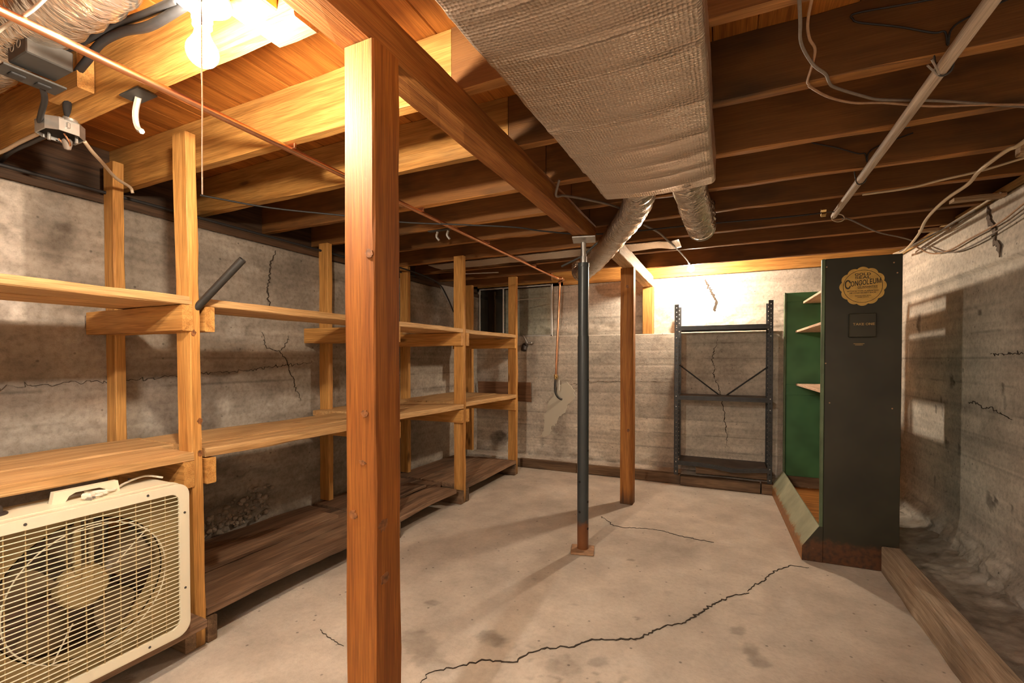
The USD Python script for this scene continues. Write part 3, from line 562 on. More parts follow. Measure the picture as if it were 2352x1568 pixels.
part(fan, 'motor_bracket', cat(cbox((fx - .075, cy - .028, cz), (fx - .055, cy - .012, fz1 - .006)), cbox((fx - .075, cy + .012, cz), (fx - .055, cy + .02, fz1 - .006)), cbox((fx - .165, cy - .20, cz - .012), (fx - .15, cy + .20, cz + .012))), 'fan_inner')
part(fan, 'rear_grille', cat(*[cbox((fx - .190, fy0 + .006, z - .0015), (fx - .186, fy1 - .006, z + .0015), .0005) for z in np.arange(fz0 + .03, fz1 - .02, .022)]), 'fan_blade')
for y, z in ((.583, fz1 - .017), (.885, fz1 - .017), (1.001, .585), (1.001, .31), (.885, fz0 + .017)): part(fan, 'screw', lathe([(0, 0), (.0045, 0), (.0035, .002), (0, .0025)], (0, 0, 0), 12).apply_transform(trimesh.transformations.rotation_matrix(math.pi / 2, [0, 1, 0])).apply_translation((fx - .0005, y, z)), 'steel_dark')
hd = [(-1.885, .685, fz1), (-1.885, .690, fz1 + .026), (-1.885, .72, fz1 + .034), (-1.885, .80, fz1 + .034), (-1.885, .83, fz1 + .026), (-1.885, .835, fz1)]
hp = Polygon([(.672, fz1), (.678, fz1 + .036), (.842, fz1 + .036), (.848, fz1), (.815, fz1), (.806, fz1 + .016), (.79, fz1 + .024), (.73, fz1 + .024), (.714, fz1 + .016), (.705, fz1)])
part(fan, 'handle', slab(hp, .022, to_x(-1.875)), 'fan_cream', 'carrying handle')
part(fan, 'knob', lathe([(0, .024), (.017, .024), (.019, .02), (.020, .006), (.030, .004), (.030, 0), (0, 0)], (-1.90, .555, fz1), 24), 'rubber', 'black speed knob', smooth=35)
cd = thing('power_cord', 'white power cord with a plug looped over the top of the fan', 'cord', (-1.85, .78, fz1))
part(cd, 'cord', tube([(-1.915, 1.0, fz1 + .004), (-1.93, .95, fz1 + .020), (-1.915, .88, fz1 + .012), (-1.872, .83, fz1 + .007), (-1.865, .80, fz1 + .012), (-1.90, .78, fz1 + .012), (-1.90, .765, fz1 + .014), (-1.862, .800, fz1 + .010), (-1.845, .795, fz1 + .008), (-1.85, .775, fz1 + .010)], .0038, 8), 'cord_white', smooth=True)
part(cd, 'cord', tube([(-1.90, .77, fz1 + .008), (-1.862, .775, fz1 + .011), (-1.838, .782, fz1 + .010), (-1.828, .77, fz1 + .010), (-1.842, .752, fz1 + .012)], .0038, 8), 'cord_white', smooth=True)
part(cd, 'plug', rbox((-1.840, .747, fz1 + .012), (.032, .024, .020), 25, .005), 'cord_white')
part(cd, 'prong', cat(rbox((-1.822, .752, fz1 + .009), (.016, .002, .006), 25, .0004), rbox((-1.820, .742, fz1 + .009), (.016, .002, .006), 25, .0004), rod((-1.830, .737, fz1 + .006), (-1.812, .745, fz1 + .005), .0022, 8)), 'steel')

# ================================================================== NEAR BULB
def a19(c, r):
    z = [(0, -r)] + [(r * math.sin(t), -r * math.cos(t)) for t in np.linspace(.2, 2.25, 16)] + [(.55 * r, 1.05 * r), (.46 * r, 1.45 * r), (.44 * r, 1.75 * r), (0, 1.75 * r)]
    return lathe(z, c, 32)
bl = thing('ceiling_lamp', 'bare glowing bulb in a white porcelain holder among the near joists', 'lamp', L1)
part(bl, 'bulb', a19(L1, .032), 'bulb_near', 'glowing bulb', smooth=40)
zc = L1[2] + .052
part(bl, 'socket', lathe([(0, 0), (.0165, 0), (.0195, .004), (.0195, .018), (.021, .019), (.021, .026), (.024, .034), (.026, .052), (0, .052)], (L1[0], L1[1], zc), 32), 'porcelain', smooth=35)
part(bl, 'canopy', lathe([(0, 0), (.026, 0), (.040, .003), (.052, .008), (.0585, .012), (.060, .016), (.0585, .020), (0, .020)], (L1[0], L1[1], zc + .048), 40), 'porcelain', 'round white porcelain base', smooth=35)
part(bl, 'ceiling_box', lathe([(0, 0), (.052, 0), (.052, .05), (0, .05)], (L1[0], L1[1], zc + .068), 8), 'steel_dark', 'metal ceiling box')
part(bl, 'mounting_board', lumber((L1[0] - .06, .435, zc + .118), (L1[0] + .06, .788, JT - .002), 1), 'pine_y')
qx, qy = L1[0] + .029, L1[1] - .019
part(bl, 'chain', tube([(qx - .004, qy + .003, zc + .047), (qx, qy, zc + .02), (qx + .002, qy - .001, zc - .02)], .0013, 6), 'steel_dark')
part(bl, 'pull_chain_slot', rbox((qx - .005, qy + .003, zc + .046), (.016, .010, .010), -30, .002), 'dark_hole')
part(bl, 'pull_string', tube([(qx + .002, qy - .001, zc - .015), (qx + .004, qy - .003, 1.79), (qx + .003, qy - .002, 1.70), (qx + .001, qy - .002, 1.60), (qx, qy - .002, 1.50)], .0016, 6), 'chain_white', 'white pull string')
# far bulb
b2 = thing('ceiling_lamp', 'small bare glowing bulb hanging near the far wall', 'lamp', L2)
part(b2, 'bulb', a19(L2, .030), 'bulb_far', 'glowing bulb', smooth=40)
z2 = L2[2] + .049
part(b2, 'socket', lathe([(0, 0), (.016, 0), (.02, .004), (.02, .03), (0, .034)], (L2[0], L2[1], z2), 24), 'rubber', smooth=35)
part(b2, 'ceiling_box', lathe([(0, 0), (.05, 0), (.05, .05), (0, .05)], (L2[0], L2[1], z2 + .034), 8), 'steel_dark')
part(b2, 'mounting_board', lumber((L2[0] - .05, 4.312, z2 + .084), (L2[0] + .05, 4.798, JT - .002), 1), 'pine_y')

# added fill tube behind the camera, put in to lift the shadows
tl = thing('strip_lamp', 'added unseen fill tube behind the camera', 'lamp', (-.62, -1.3, 1.90))
part(tl, 'housing', cbox((-.67, -1.95, 1.905), (-.57, -.65, 1.962), .004), 'galv')
part(tl, 'tube', rod((-.62, -1.90, 1.882), (-.62, -.70, 1.882), .019, 16), 'fill_glow', smooth=35)

# ================================================================== FOIL DUCTS
def duct(x0, x1, y0, y1, z0, z1, sag):
    rp = np.array(rrect(x0, z0, x1, z1, .018, 5).segmentize(.025).exterior.coords)[:-1]
    yv = np.arange(y0, y1 + .001, .0125); V = np.zeros((len(yv), len(rp), 3))
    V[..., 0], V[..., 2] = rp[:, 0], rp[:, 1]; V[..., 1] = yv[:, None]
    t = (V[..., 0] - x0) / (x1 - x0); bot = np.clip((z1 - V[..., 2]) / (z1 - z0), 0, 1)
    V[..., 2] -= bot * (sag * np.sin(np.clip(t, 0, 1) * math.pi) + .012 * (fbm(V * np.array([2, 9, 2.]), 3, 81) - .5))
    for yy in (.35, .62, .80, .97, 1.10, 1.33, 1.52, 1.66, 1.78, 1.9): V[..., 2] -= bot * .004 * np.exp(-((V[..., 1] - yy - .05 * t + .06 * t * t) / .012) ** 2)
    V[..., 0] += .010 * (fbm(V * np.array([2, 5, 6.]), 3, 82) - .5) + .045 * (1 - ss(V[..., 1], .4, 2.0)) * -(1 - t)
    ends_ = [[(i * len(rp) + j) for j in range(len(rp))] for i in (0, len(yv) - 1)]
    n, m = len(yv), len(rp); F = []
    for i in range(n - 1):
        for j in range(m):
            a, b = i * m + j, i * m + (j + 1) % m; F += [(a, b, b + m), (a, b + m, a + m)]
    v = V.reshape(-1, 3); v = np.vstack([v, v[:m].mean(0), v[-m:].mean(0)])
    for j in range(m): F += [(len(v) - 2, (j + 1) % m, j), (len(v) - 1, (n - 1) * m + j, (n - 1) * m + (j + 1) % m)]
    me = trimesh.Trimesh(v, F, process=False)
    if me.volume < 0: me.invert()
    return me
solo('air_duct', duct(-.485, -.045, -.55, 1.985, 1.832, 1.962, .012), 'foil_duct', 'wide flat duct wrapped in silver bubble foil under the joists', 'duct', smooth=30)
def flex(pts, r, rings, seed, k=14, sides=28):
    p = spline(pts, k); me = tube(p, r, sides, smooth=False); v = me.vertices
    n = len(p); d = np.zeros(len(v)); s = np.repeat(np.arange(n), sides)
    cen = np.vstack([np.repeat(p, sides, 0), p[:1], p[-1:]])
    wv = .0050 * np.sin(np.append(s * rings, [0, 0])) + .016 * (fbm(v * 16, 3, seed) - .5)
    dirn = v - cen; ln = np.linalg.norm(dirn, axis=1, keepdims=True); v2 = v + np.where(ln > 1e-6, dirn / np.maximum(ln, 1e-6), 0) * wv[:, None]
    return trimesh.Trimesh(v2, me.faces, process=False)
solo('flexible_duct', flex([(-.34, 1.90, 1.895), (-.39, 2.25, 1.888), (-.57, 2.68, 1.880), (-.84, 3.28, 1.880), (-1.02, 3.62, 1.875), (-1.10, 3.76, 1.872), (-1.15, 3.84, 1.90), (-1.16, 3.88, 2.0)], .068, 1.9, 4), 'foil_flex', 'long silver foil flexible duct slanting away past the steel column', 'duct', smooth=True)
solo('flexible_duct', flex([(-.15, 1.93, 1.895), (-.15, 2.15, 1.885), (-.14, 2.45, 1.865), (-.13, 2.66, 1.850), (-.13, 2.74, 1.88), (-.13, 2.755, 2.0)], .067, 1.9, 9), 'foil_flex', 'short silver foil flexible duct turning up between the joists', 'duct', smooth=True)
fs = np.stack(np.meshgrid(np.linspace(-2.35, -.30, 90), np.linspace(3.304, 3.52, 12), indexing='ij'), -1)
fz = 1.962 - .012 * fbm(np.concatenate([fs * 6, fs[..., :1] * 0], -1), 3, 5) - .012 * np.exp(-((fs[..., 0] + .36) / .06) ** 2)
top = np.dstack([fs, fz]); g1, g2 = grid(top), grid(top + np.array([0, 0, .004])); g1.invert()
solo('foil_strip', cat(g1, g2), 'foil_strip', 'strip of silver foil stapled under the joist gap beyond the beam', 'insulation', smooth=True)
solo('flexible_duct', flex([(-2.55, .60, 2.07), (-2.1, .605, 2.075), (-1.75, .60, 2.085), (-1.35, .60, 2.09), (-1.15, .56, 2.12)], .082, 2.2, 14), 'foil_flex_x', 'crinkled silver foil duct in the upper left corner', 'duct', smooth=True)

# ================================================================== PIPES AND WIRING
cp = thing('water_pipe', 'long copper pipe running under the joists and down the far wall', 'pipe', (-1.51, 2.2, 1.94))
part(cp, 'pipe', rod((-1.517, -.6, 1.942), (-1.512, 4.235, 1.940), .0112, 18), 'copper', smooth=40)
part(cp, 'elbow', tube([(-1.512, 4.20, 1.940), (-1.512, 4.262, 1.940), (-1.505, 4.29, 1.940), (-1.47, 4.315, 1.942)], .0135, 14), 'copper', smooth=True)
part(cp, 'pipe', tube([(-1.475, 4.312, 1.942), (-1.50, 4.43, 1.945), (-1.585, 4.55, 1.955), (-1.600, 4.60, 1.945), (-1.603, 4.617, 1.90), (-1.625, 4.62, 1.444), (-1.644, 4.62, .985)], .0112, 14), 'copper', smooth=True)
part(cp, 'valve', cat(lathe([(0, 0), (.012, 0), (.016, .01), (.016, .03), (.02, .034), (.02, .05), (.013, .055), (0, .055)], (-1.647, 4.62, .93), 16), rod((-1.647, 4.62, .955), (-1.62, 4.60, .955), .008)), 'brass', smooth=35)
part(cp, 'handle', rbox((-1.600, 4.60, .87), (.012, .004, .11), 0, .001), 'porcelain', 'white lever handle')
part(cp, 'hose', tube([(-1.648, 4.62, .94), (-1.655, 4.62, .86), (-1.650, 4.625, .79), (-1.630, 4.635, .745), (-1.605, 4.655, .722), (-1.595, 4.668, .718)], .0115, 12), 'steel_dark', 'dark hose bend into the wall', smooth=True)
part(cp, 'clip', cat(*[rbox((-1.512, y, 1.9535), (.045, .012, .020), 0, .002) for y in (1.243, 2.06, 2.82, 3.68)]), 'copper')
st_ = thing('pipe_strap', 'pale strap dangling from a dark plate beneath the near joist', 'strap', (-1.66, .81, 1.95))
part(st_, 'plate', rbox((-1.662, .812, 1.961), (.10, .055, .006), 0, .001), 'steel_dark')
part(st_, 'strap', tube([(-1.668, .815, 1.958), (-1.695, .82, 1.925), (-1.698, .822, 1.895), (-1.685, .822, 1.868), (-1.665, .822, 1.855)], .0085, 6), 'strap_pale')
cl = thing('pipe_strap', 'grey metal clip hanging under the joists left of the steel column', 'strap', (-1.62, 2.53, 1.95))
part(cl, 'plate', rbox((-1.64, 2.46, 1.961), (.20, .03, .006), 0, .001), 'steel_dark')
for x_ in (-1.68, -1.60): part(cl, 'tab', tube([(x_, 2.47, 1.958), (x_ - .012, 2.475, 1.93), (x_ + .004, 2.48, 1.905)], .008, 6), 'galv')
jb = thing('junction_box', 'white octagonal metal junction box with open cover below near joist', 'junction box', (-2.11, .80, 1.95))
oc = affinity.scale(Polygon([(-2.20, .755), (-2.165, .715), (-2.06, .715), (-2.02, .755), (-2.02, .835), (-2.06, .875), (-2.165, .875), (-2.20, .835)]), .68, .68, origin=(-2.11, .795))
part(jb, 'body', cat(slab(oc.difference(oc.buffer(-.004)), .042, to_z(1.918)), slab(oc, .003, to_z(1.9585))), 'galv', 'pale metal body')
part(jb, 'liner', slab(oc.buffer(-.005), .004, to_z(1.93)), 'dark_hole')  # black sheet put in for the shade inside the open box
part(jb, 'connector', cat(lathe([(0, 0), (.02, 0), (.02, .012), (.013, .02), (0, .02)], (-2.055, .80, 1.958), 20), rbox((-2.055, .79, 1.94), (.03, .01, .02))), 'galv', smooth=35)
for q in ((-2.14, .775), (-2.09, .83)): part(jb, 'screw', rod((*q, 1.945), (*q, 1.905), .005, 10), 'galv')
part(jb, 'wire_nut', lathe([(0, -.02), (.010, -.016), (.016, .01), (.010, .02), (0, .022)], (-2.13, .82, 1.905), 12), 'cable_grey', smooth=True)
part(jb, 'wire', tube([(-2.10, .80, 1.93), (-2.11, .82, 1.905), (-2.13, .82, 1.90), (-2.14, .80, 1.92)], .003, 6), 'copper')
eb = thing('outlet_box', 'dark grey metal switch box by a wood block in the upper left', 'electrical box', (-1.79, .60, 1.96))
part(eb, 'body', rbox((-1.765, .625, 1.995), (.11, .10, .055), 0, .003), 'steel_dark')
part(eb, 'cover', rbox((-1.84, .628, 1.955), (.075, .135, .006), 0, .001), 'steel_dark')
for y in (.60, .655): part(eb, 'outlet', rbox((-1.842, y, 1.950), (.028, .032, .006), 0, .002), 'cable_black')
part(eb, 'knockout', cat(*[tube([(c[0] + .011 * math.cos(t), .5742, c[1] + .011 * math.sin(t)) for t in np.linspace(0, 6.2832, 20)], .0012, 5, smooth=False) for c in ((-1.79, 2.0), (-1.75, 2.0))]), 'galv')
solo('wood_block', lumber((-2.05, .742, 2.0), (-1.86, .786, 2.13), 0), 'pine_x', 'pale wood block fixed to joist behind the dark switch box', 'wood block')
def cable(name, pts, r, m, label, sides=8): return solo(name, tube(pts, r, sides), m, label, 'cable', smooth=True)
cable('cable', [(-2.06, .80, 1.965), (-2.01, .775, 2.0), (-1.90, .755, 2.05), (-1.80, .745, 2.07), (-1.70, .735, 2.085), (-1.555, .722, 2.067), (-1.371, .698, 2.012), (-1.16, .665, 1.975)], .0115, 'cable_black', 'thick black cable from junction box up to the near bulb')
cable('cable', [(-2.05, .745, 2.15), (-1.994, .742, 2.135), (-1.893, .728, 2.115), (-1.765, .725, 2.105), (-1.551, .716, 2.085), (-1.372, .692, 2.04), (-1.18, .655, 1.985)], .0095, 'cable_black', 'black cable curving over the foil duct to the near bulb')
cable('cable', [(-2.75, .836, 1.955), (-2.523, .80, 1.945), (-2.328, .79, 1.938), (-2.20, .785, 1.935)], .0085, 'cable_black', 'black cable entering the junction box from the left wall')
cable('cable', [(-2.62, .765, 1.93), (-2.50, .775, 1.935), (-2.36, .77, 1.935), (-2.195, .765, 1.932)], .0065, 'cord_beige', 'pale cable entering the junction box from the left')
cable('cable', [(-1.86, .66, 1.957), (-1.93, .69, 1.95), (-2.04, .72, 1.945), (-2.12, .745, 1.948), (-2.15, .77, 1.952)], .008, 'cable_black', 'black cable between the switch box and the junction box')
cable('cable', [(-2.085, .85, 1.92), (-2.15, .90, 1.915), (-2.235, .965, 1.918), (-2.362, 1.066, 1.915), (-2.45, 1.16, 1.92), (-2.46, 1.175, 1.90)], .0065, 'cord_beige', 'tan cable from the junction box to the rear shelf post')
cable('cable', [(-2.0, .50, 2.17 - .02), (-1.74, .50, 1.97), (-1.60, .505, 1.958), (-1.45, .51, 1.962), (-1.30, .50, 1.985), (-1.15, .46, 2.05)], .0042, 'cord_white', 'thin white wire sagging under the foil duct in the corner')
cable('cable', [(-2.34, 1.40, 1.945), (-2.157, 1.641, 1.93), (-1.907, 1.901, 1.93), (-1.698, 2.131, 1.93), (-1.40, 2.32, 1.928), (-1.131, 2.463, 1.918), (-.992, 2.60, 1.912), (-.72, 2.80, 1.914), (-.163, 2.876, 1.922), (.28, 2.935, 1.925), (.452, 2.94, 1.925)], .0045, 'cable_black', 'thin black cable strung across the room from shelving to pole')
cable('cable', [(-2.62, -.5, 1.915), (-2.625, .8, 1.916), (-2.618, 1.14, 1.915), (-2.622, 1.60, 1.917), (-2.615, 2.4, 1.914), (-2.62, 3.5, 1.916)], .008, 'cable_black', 'black cable lying along the top of the left wall')
cable('cable', [(.955, 1.90, 1.93), (.964, 2.287, 1.925), (.940, 2.349, 1.920), (.939, 2.54, 1.918), (.964, 2.71, 1.918), (.961, 2.905, 1.92), (.977, 3.131, 1.92), (1.011, 3.357, 1.92), (1.073, 3.651, 1.92), (1.132, 4.05, 1.918), (1.137, 4.237, 1.915), (1.10, 4.42, 1.93)], .0078, 'romex', 'cream cable winding along the joists near the right wall')
cable('cable', [(1.22, 2.42, 1.952), (1.076, 2.551, 1.950), (.98, 2.65, 1.950), (.867, 2.708, 1.950), (.773, 2.776, 1.952), (.60, 2.79, 1.952)], .0055, 'romex', 'cream cable crossing the joists to the grey pole')
cable('cable', [(.575, 3.08, 1.92), (.62, 3.142, 1.925), (.839, 3.541, 1.93), (1.0, 3.76, 1.935), (1.072, 3.869, 1.94), (1.14, 4.0, 1.95)], .0045, 'cable_grey', 'grey cable from the end of the pole to the far corner')
cable('cable', [(.132, 1.15, 1.955), (.154, 1.298, 1.952), (.168, 1.394, 1.952), (.208, 1.497, 1.948), (.248, 1.564, 1.948), (.266, 1.624, 1.955), (.288, 1.671, 1.958), (.374, 1.755, 1.955), (.434, 1.806, 1.955), (.561, 1.875, 1.958), (.683, 1.940, 1.955), (.863, 2.051, 1.955), (1.02, 2.14, 1.955)], .0042, 'cable_grey', 'grey wire looping under the joists right of the wide duct')
cable('cable', [(.169, 1.16, 1.956), (.171, 1.305, 1.955), (.184, 1.381, 1.953), (.204, 1.435, 1.953), (.209, 1.505, 1.955), (.209, 1.597, 1.958), (.216, 1.623, 1.960), (.223, 1.640, 1.958), (.283, 1.717, 1.953), (.360, 1.781, 1.950), (.443, 1.823, 1.952), (.593, 1.911, 1.95), (.735, 1.972, 1.952), (.99, 2.10, 1.957)], .0036, 'cable_brown', 'thin brown wire looping under the joists right of the duct')
cable('cable', [(1.215, 2.75, 1.87), (1.235, 2.981, 1.849), (1.237, 3.153, 1.827), (1.237, 3.453, 1.821), (1.235, 3.714, 1.812), (1.225, 3.95, 1.845), (1.20, 4.116, 1.925)], .0048, 'cable_brown', 'upper of the two thin wires drooping across the right wall')
cable('cable', [(1.215, 2.75, 1.83), (1.232, 2.98, 1.806), (1.234, 3.315, 1.779), (1.234, 3.603, 1.783), (1.23, 3.833, 1.832), (1.21, 4.05, 1.91)], .0042, 'cable_grey', 'lower of the two thin wires drooping across the right wall')
cable('cable', [(1.225, 3.10, 1.968), (1.215, 3.6, 1.956), (1.20, 3.9, 1.95), (1.18, 4.2, 1.942), (1.13, 4.35, 1.935)], .0062, 'cord_beige', 'pale cable tucked along the sill of the right wall')
cable('cable', [(1.222, 3.35, 1.957), (1.20, 3.75, 1.945), (1.17, 4.05, 1.938), (1.14, 4.25, 1.93)], .0055, 'cable_grey', 'grey cable bundled beneath the sill of the right wall')
cable('cable', [(-.69, 1.98, 1.952), (-.72, 2.02, 1.90), (-.715, 2.12, 1.93), (-.66, 2.25, 1.948), (-.56, 2.42, 1.955), (-.47, 2.62, 1.955), (-.44, 2.72, 1.965)], .006, 'cable_grey', 'grey cable stapled from beam side toward the slanting flexible duct')
cable('cable', [(-.46, 2.86, 1.955), (-.40, 3.05, 1.95), (-.36, 3.28, 1.94), (-.33, 3.60, 1.95), (-.30, 4.0, 1.955), (-.295, 4.20, 1.96), (-.295, 4.36, 2.03)], .006, 'cable_grey', 'grey cable running back to the far bulb')
# wooden pole hung in wires
po = thing('closet_pole', 'weathered grey wooden pole hung beneath the joists on the right', 'pole', (.53, 2.2, 1.94))
part(po, 'shaft', tube([(.528, .3, 1.938), (.529, 1.4, 1.939), (.531, 2.2, 1.938), (.531, 2.9, 1.937), (.532, 3.06, 1.936), (.532, 3.09, 1.934)], [.017, .017, .0165, .016, .015, .008], 16), 'pole_y', smooth=40)
for y in (1.64, 2.50): part(po, 'tie_wire', tube([(.505, y - .01, 1.975), (.512, y, 1.945), (.52, y + .006, 1.922), (.535, y + .01, 1.918), (.550, y + .01, 1.93), (.552, y + .005, 1.96), (.54, y, 1.975)], .0028, 6), 'steel_dark', 'twisted hanging wire')
part(po, 'wire_tail', cat(rod((.492, 1.60, 1.944), (.522, 1.645, 1.921), .0028, 6), rod((.487, 1.615, 1.938), (.522, 1.65, 1.920), .0028, 6)), 'nail')
part(po, 'cord_loop', tube([(.545 + .028 * math.cos(t), 3.03 + .02 * math.sin(t), 1.912 + .026 * math.sin(t)) for t in np.linspace(0, 6.28, 12)], .0028, 6), 'cord_beige')
ins = thing('cable_insulator', 'yellowed star-shaped insulator at the end of the black cable', 'insulator', (.46, 2.94, 1.925))
star = Polygon([(.022 * (1 if k % 2 else .68) * math.cos(k * math.pi / 6), .022 * (1 if k % 2 else .68) * math.sin(k * math.pi / 6)) for k in range(12)])
part(ins, 'body', slab(star, .022, lambda p: np.stack([.452 + p[:, 2], 2.94 + p[:, 0], 1.925 + p[:, 1]], 1)), 'brass')
part(ins, 'stem', rod((.47, 2.942, 1.928), (.522, 2.98, 1.934), .003, 8), 'steel_dark')
for i, (x0, y0, lab) in enumerate(((.325, 1.618, 'bent black wire hanger against the second dark joist'), (.33, 2.425, 'bent black wire hanger against the joist behind the pole'))):
    dx = np.array([[.35, 0, 2.10], [.14, 0, 2.118], [.005, 0, 2.131], [-.003, 0, 2.117], [.015, 0, 2.101], [.10, 0, 2.064], [.175, 0, 2.025], [.20, .0, 2.02], [.208, .004, 1.985], [.212, -.004, 2.02], [.25, 0, 2.045], [.36, 0, 2.075]])
    dx[:, 0] += x0; dx[:, 1] += y0 + .003; 
    solo('wire_hanger', tube(dx, .0026, 6), 'cable_black', lab, 'hanger')

# ================================================================== FAR WALL THINGS
sk = [(-1.985, -1.37), (-1.365, -.38)]
for k, (a, b) in enumerate(sk):
    solo('base_board', lumber((a, 4.452, .0), (b, 4.492, .092), 0, .004, .0015), 'old_x', ['dark damp timber along the foot of the far wall, left length', 'dark damp timber along the foot of the far wall, right length'][k], 'timber')
solo('base_board', lumber((-.375, 4.412, 0), (.265, 4.492, .088), 0, .008, .003), 'old_x', 'rough dark timber lying under the front of the metal rack', 'timber')
solo('timber_block', lumber((-.25, 4.502, .098), (.32, 4.60, .178), 0, .008, .004), 'old_x', 'crumbling black timber under the bottom rack shelf', 'timber')
solo('timber_block', lumber((.275, 4.405, 0), (.36, 4.495, .090), 0, .004, .002), 'old_x', 'small dark block beneath the right foot of the rack', 'timber')
rk = thing('metal_rack', 'black slotted metal shelf rack against the far wall', 'rack', (-.04, 4.53, .095))
def upright(x0, sx, y0, sy):
    f1 = sbox(0, .094, .036, 1.640); f2 = sbox(0, .094, .030, 1.640); hs = []
    for z in np.arange(.13, 1.63, .040): hs.append(sbox(.015, z - .005, .022, z + .005))
    f1, f2 = f1.difference(unary_union(hs)), f2.difference(unary_union(hs))
    a = slab(f1, .0018, lambda p: np.stack([x0 + sx * p[:, 0], y0 + sy * p[:, 2], p[:, 1]], 1)); b = slab(f2, .0018, lambda p: np.stack([x0 + sx * p[:, 2], y0 + sy * p[:, 0], p[:, 1]], 1))
    return cat(a, b)
for x0, sx in ((-.432, 1), (.352, -1)):
    for y0, sy in ((4.412, 1), (4.672, -1)):
        part(rk, 'upright', upright(x0, sx, y0, sy), 'rack_black')
for z, h in ((1.440, .036), (.815, .036), (.222, .036)):
    pts = []
    def tray(lo, hi):
        m = trimesh.creation.box(bounds=[lo, hi]); m = m.subdivide().subdivide().subdivide() if z < .3 else m
        if z < .3:
            t = np.exp(-((m.vertices[:, 0] - .07) / .16) ** 2); fr = 1 - ss(m.vertices[:, 1], 4.41, 4.66)
            m.vertices[:, 2] -= .028 * t * fr
        return m
    part(rk, 'shelf', tray((-.392, 4.416, z - .004), (.312, 4.668, z)), 'rack_shelf', 'dark brown shelf panel')
    part(rk, 'beam', cat(tray((-.396, 4.408, z - h), (.316, 4.4155, z + .002)), tray((-.396, 4.404, z - .013), (.316, 4.410, z - .003)), tray((-.396, 4.404, z - h + .004), (.316, 4.410, z - h + .013))), 'rack_black')
    part(rk, 'beam', tray((-.396, 4.668, z - h), (.316, 4.6715, z + .002)), 'rack_black')
    part(rk, 'bolt', cat(*[rod((x_, 4.4125, z_), (x_, 4.406, z_), .005, 8) for x_ in (-.414, .334) for z_ in (z - .006, z - .10)]), 'galv', 'bright bolt heads')
part(rk, 'brace', rod((-.41, 4.668, 1.09), (-.045, 4.668, .80), .006, 8), 'rack_black'); part(rk, 'brace', rod((.33, 4.666, 1.075), (-.03, 4.666, .79), .006, 8), 'rack_black')
# storm window on the ledge
wn = thing('storm_window', 'old storm window with pale metal frame leaning on the far ledge', 'window', (-2.16, 4.70, 1.397))
for a, b in (((-2.62, 1.397), (-1.715, 1.412)), ((-2.62, 1.945), (-1.715, 1.960)), ((-2.62, 1.397), (-2.605, 1.96)), ((-1.733, 1.397), (-1.713, 1.96)), ((-2.315, 1.397), (-2.298, 1.96))):
    part(wn, 'frame_bar', cbox((a[0], 4.694, a[1]), (b[0], 4.71, b[1]), .002), 'aluminium')
part(wn, 'pane', cbox((-2.605, 4.700, 1.412), (-2.315, 4.704, 1.945), .0004), 'glass'); part(wn, 'pane', cbox((-2.298, 4.700, 1.412), (-1.733, 4.704, 1.945), .0004), 'glass')
part(wn, 'backing_sheet', cbox((-2.62, 4.745, 1.40), (-2.31, 4.752, 1.945), .001), 'void_black', 'black sheet standing in for the dark void behind the left pane')  # sheet stands in for the unlit void seen through the pane
solo('wall_panel', rbox((-2.27, 4.640, .785), (.66, .010, .215), 0, .002, tilt=(4, [1, 0, 0])), 'panel_x', 'brown panel offcut behind the shelves against the far wall', 'panel')
solo('pipe_stub', tube([(-2.07, 4.66, 1.40), (-2.03, 4.63, 1.395), (-1.985, 4.62, 1.335), (-1.965, 4.62, 1.318), (-1.92, 4.62, 1.325)], .011, 10), 'galv', 'bent grey pipe stub poking out beside the last shelf post', 'pipe', smooth=True)
solo('pipe_end', tube([(-2.02, 4.68, 1.30), (-2.02, 4.64, 1.29), (-2.02, 4.62, 1.24)], .03, 12), 'rubber', 'black rubber pipe end under the bent pipe stub', 'pipe', smooth=True)
ps = np.array([(-2.50, 3.70, 1.86), (-2.50, 3.96, 1.87), (-2.50, 3.93, 1.64)]); ps2 = ps + np.array([.004, 0, 0])
solo('plastic_sheet', trimesh.convex.convex_hull(np.vstack([ps, ps2])), 'plastic_sheet', 'corner of pale plastic sheet hanging above the upper shelf', 'sheet')
cable('cable', [(-2.50, 3.0, 1.92), (-2.49, 3.45, 1.90), (-2.485, 3.68, 1.86), (-2.485, 3.82, 1.75), (-2.485, 3.93, 1.62)], .007, 'cable_black', 'black cable drooping beside the plastic sheet above the shelf')

# ================================================================== DISPLAY STAND
ds = thing('display_stand', 'tall dark green advertising display stand with round gold seal', 'display stand', (.478, 3.06, 0), rz=1.7)
R_ = trimesh.transformations.rotation_matrix(math.radians(-1.7), [0, 0, 1], [.478, 3.06, 0])
def dpart(name, mesh, m, label=None, parent=ds, smooth=False): return part(parent, name, mesh, m, label, smooth)
dx0, dx1, dy0, dy1, dtop = .478, .838, 3.06, 4.50, 1.700
fp = dpart('front_panel', cbox((dx0 + .018, dy0, 0), (dx1, dy0 + .018, dtop), .002), 'stand_front')
dpart('edge_strip', cat(cbox((dx0, dy0 - .001, .20), (dx0 + .017, dy0 + .018, dtop), .003)), 'green_edge', 'worn pale green edge')
dpart('back_panel', cbox((dx0, dy1 - .018, .10), (dx1, dy1, dtop), .002), 'green_in', 'bright green inner back panel')
dpart('back_rail', cbox((dx0 + .002, dy1 - .028, dtop - .075), (dx1, dy1 - .019, dtop - .002), .002), 'green_in')
dpart('back_rail', cbox((dx0, dy1 - .024, .845), (dx1, dy1 - .019, .93), .0015), 'green_in')
dpart('edge_strip', cbox((dx0 - .001, dy1 - .045, .12), (dx0 + .012, dy1 - .019, dtop), .002), 'green_edge', 'worn pale green edge')
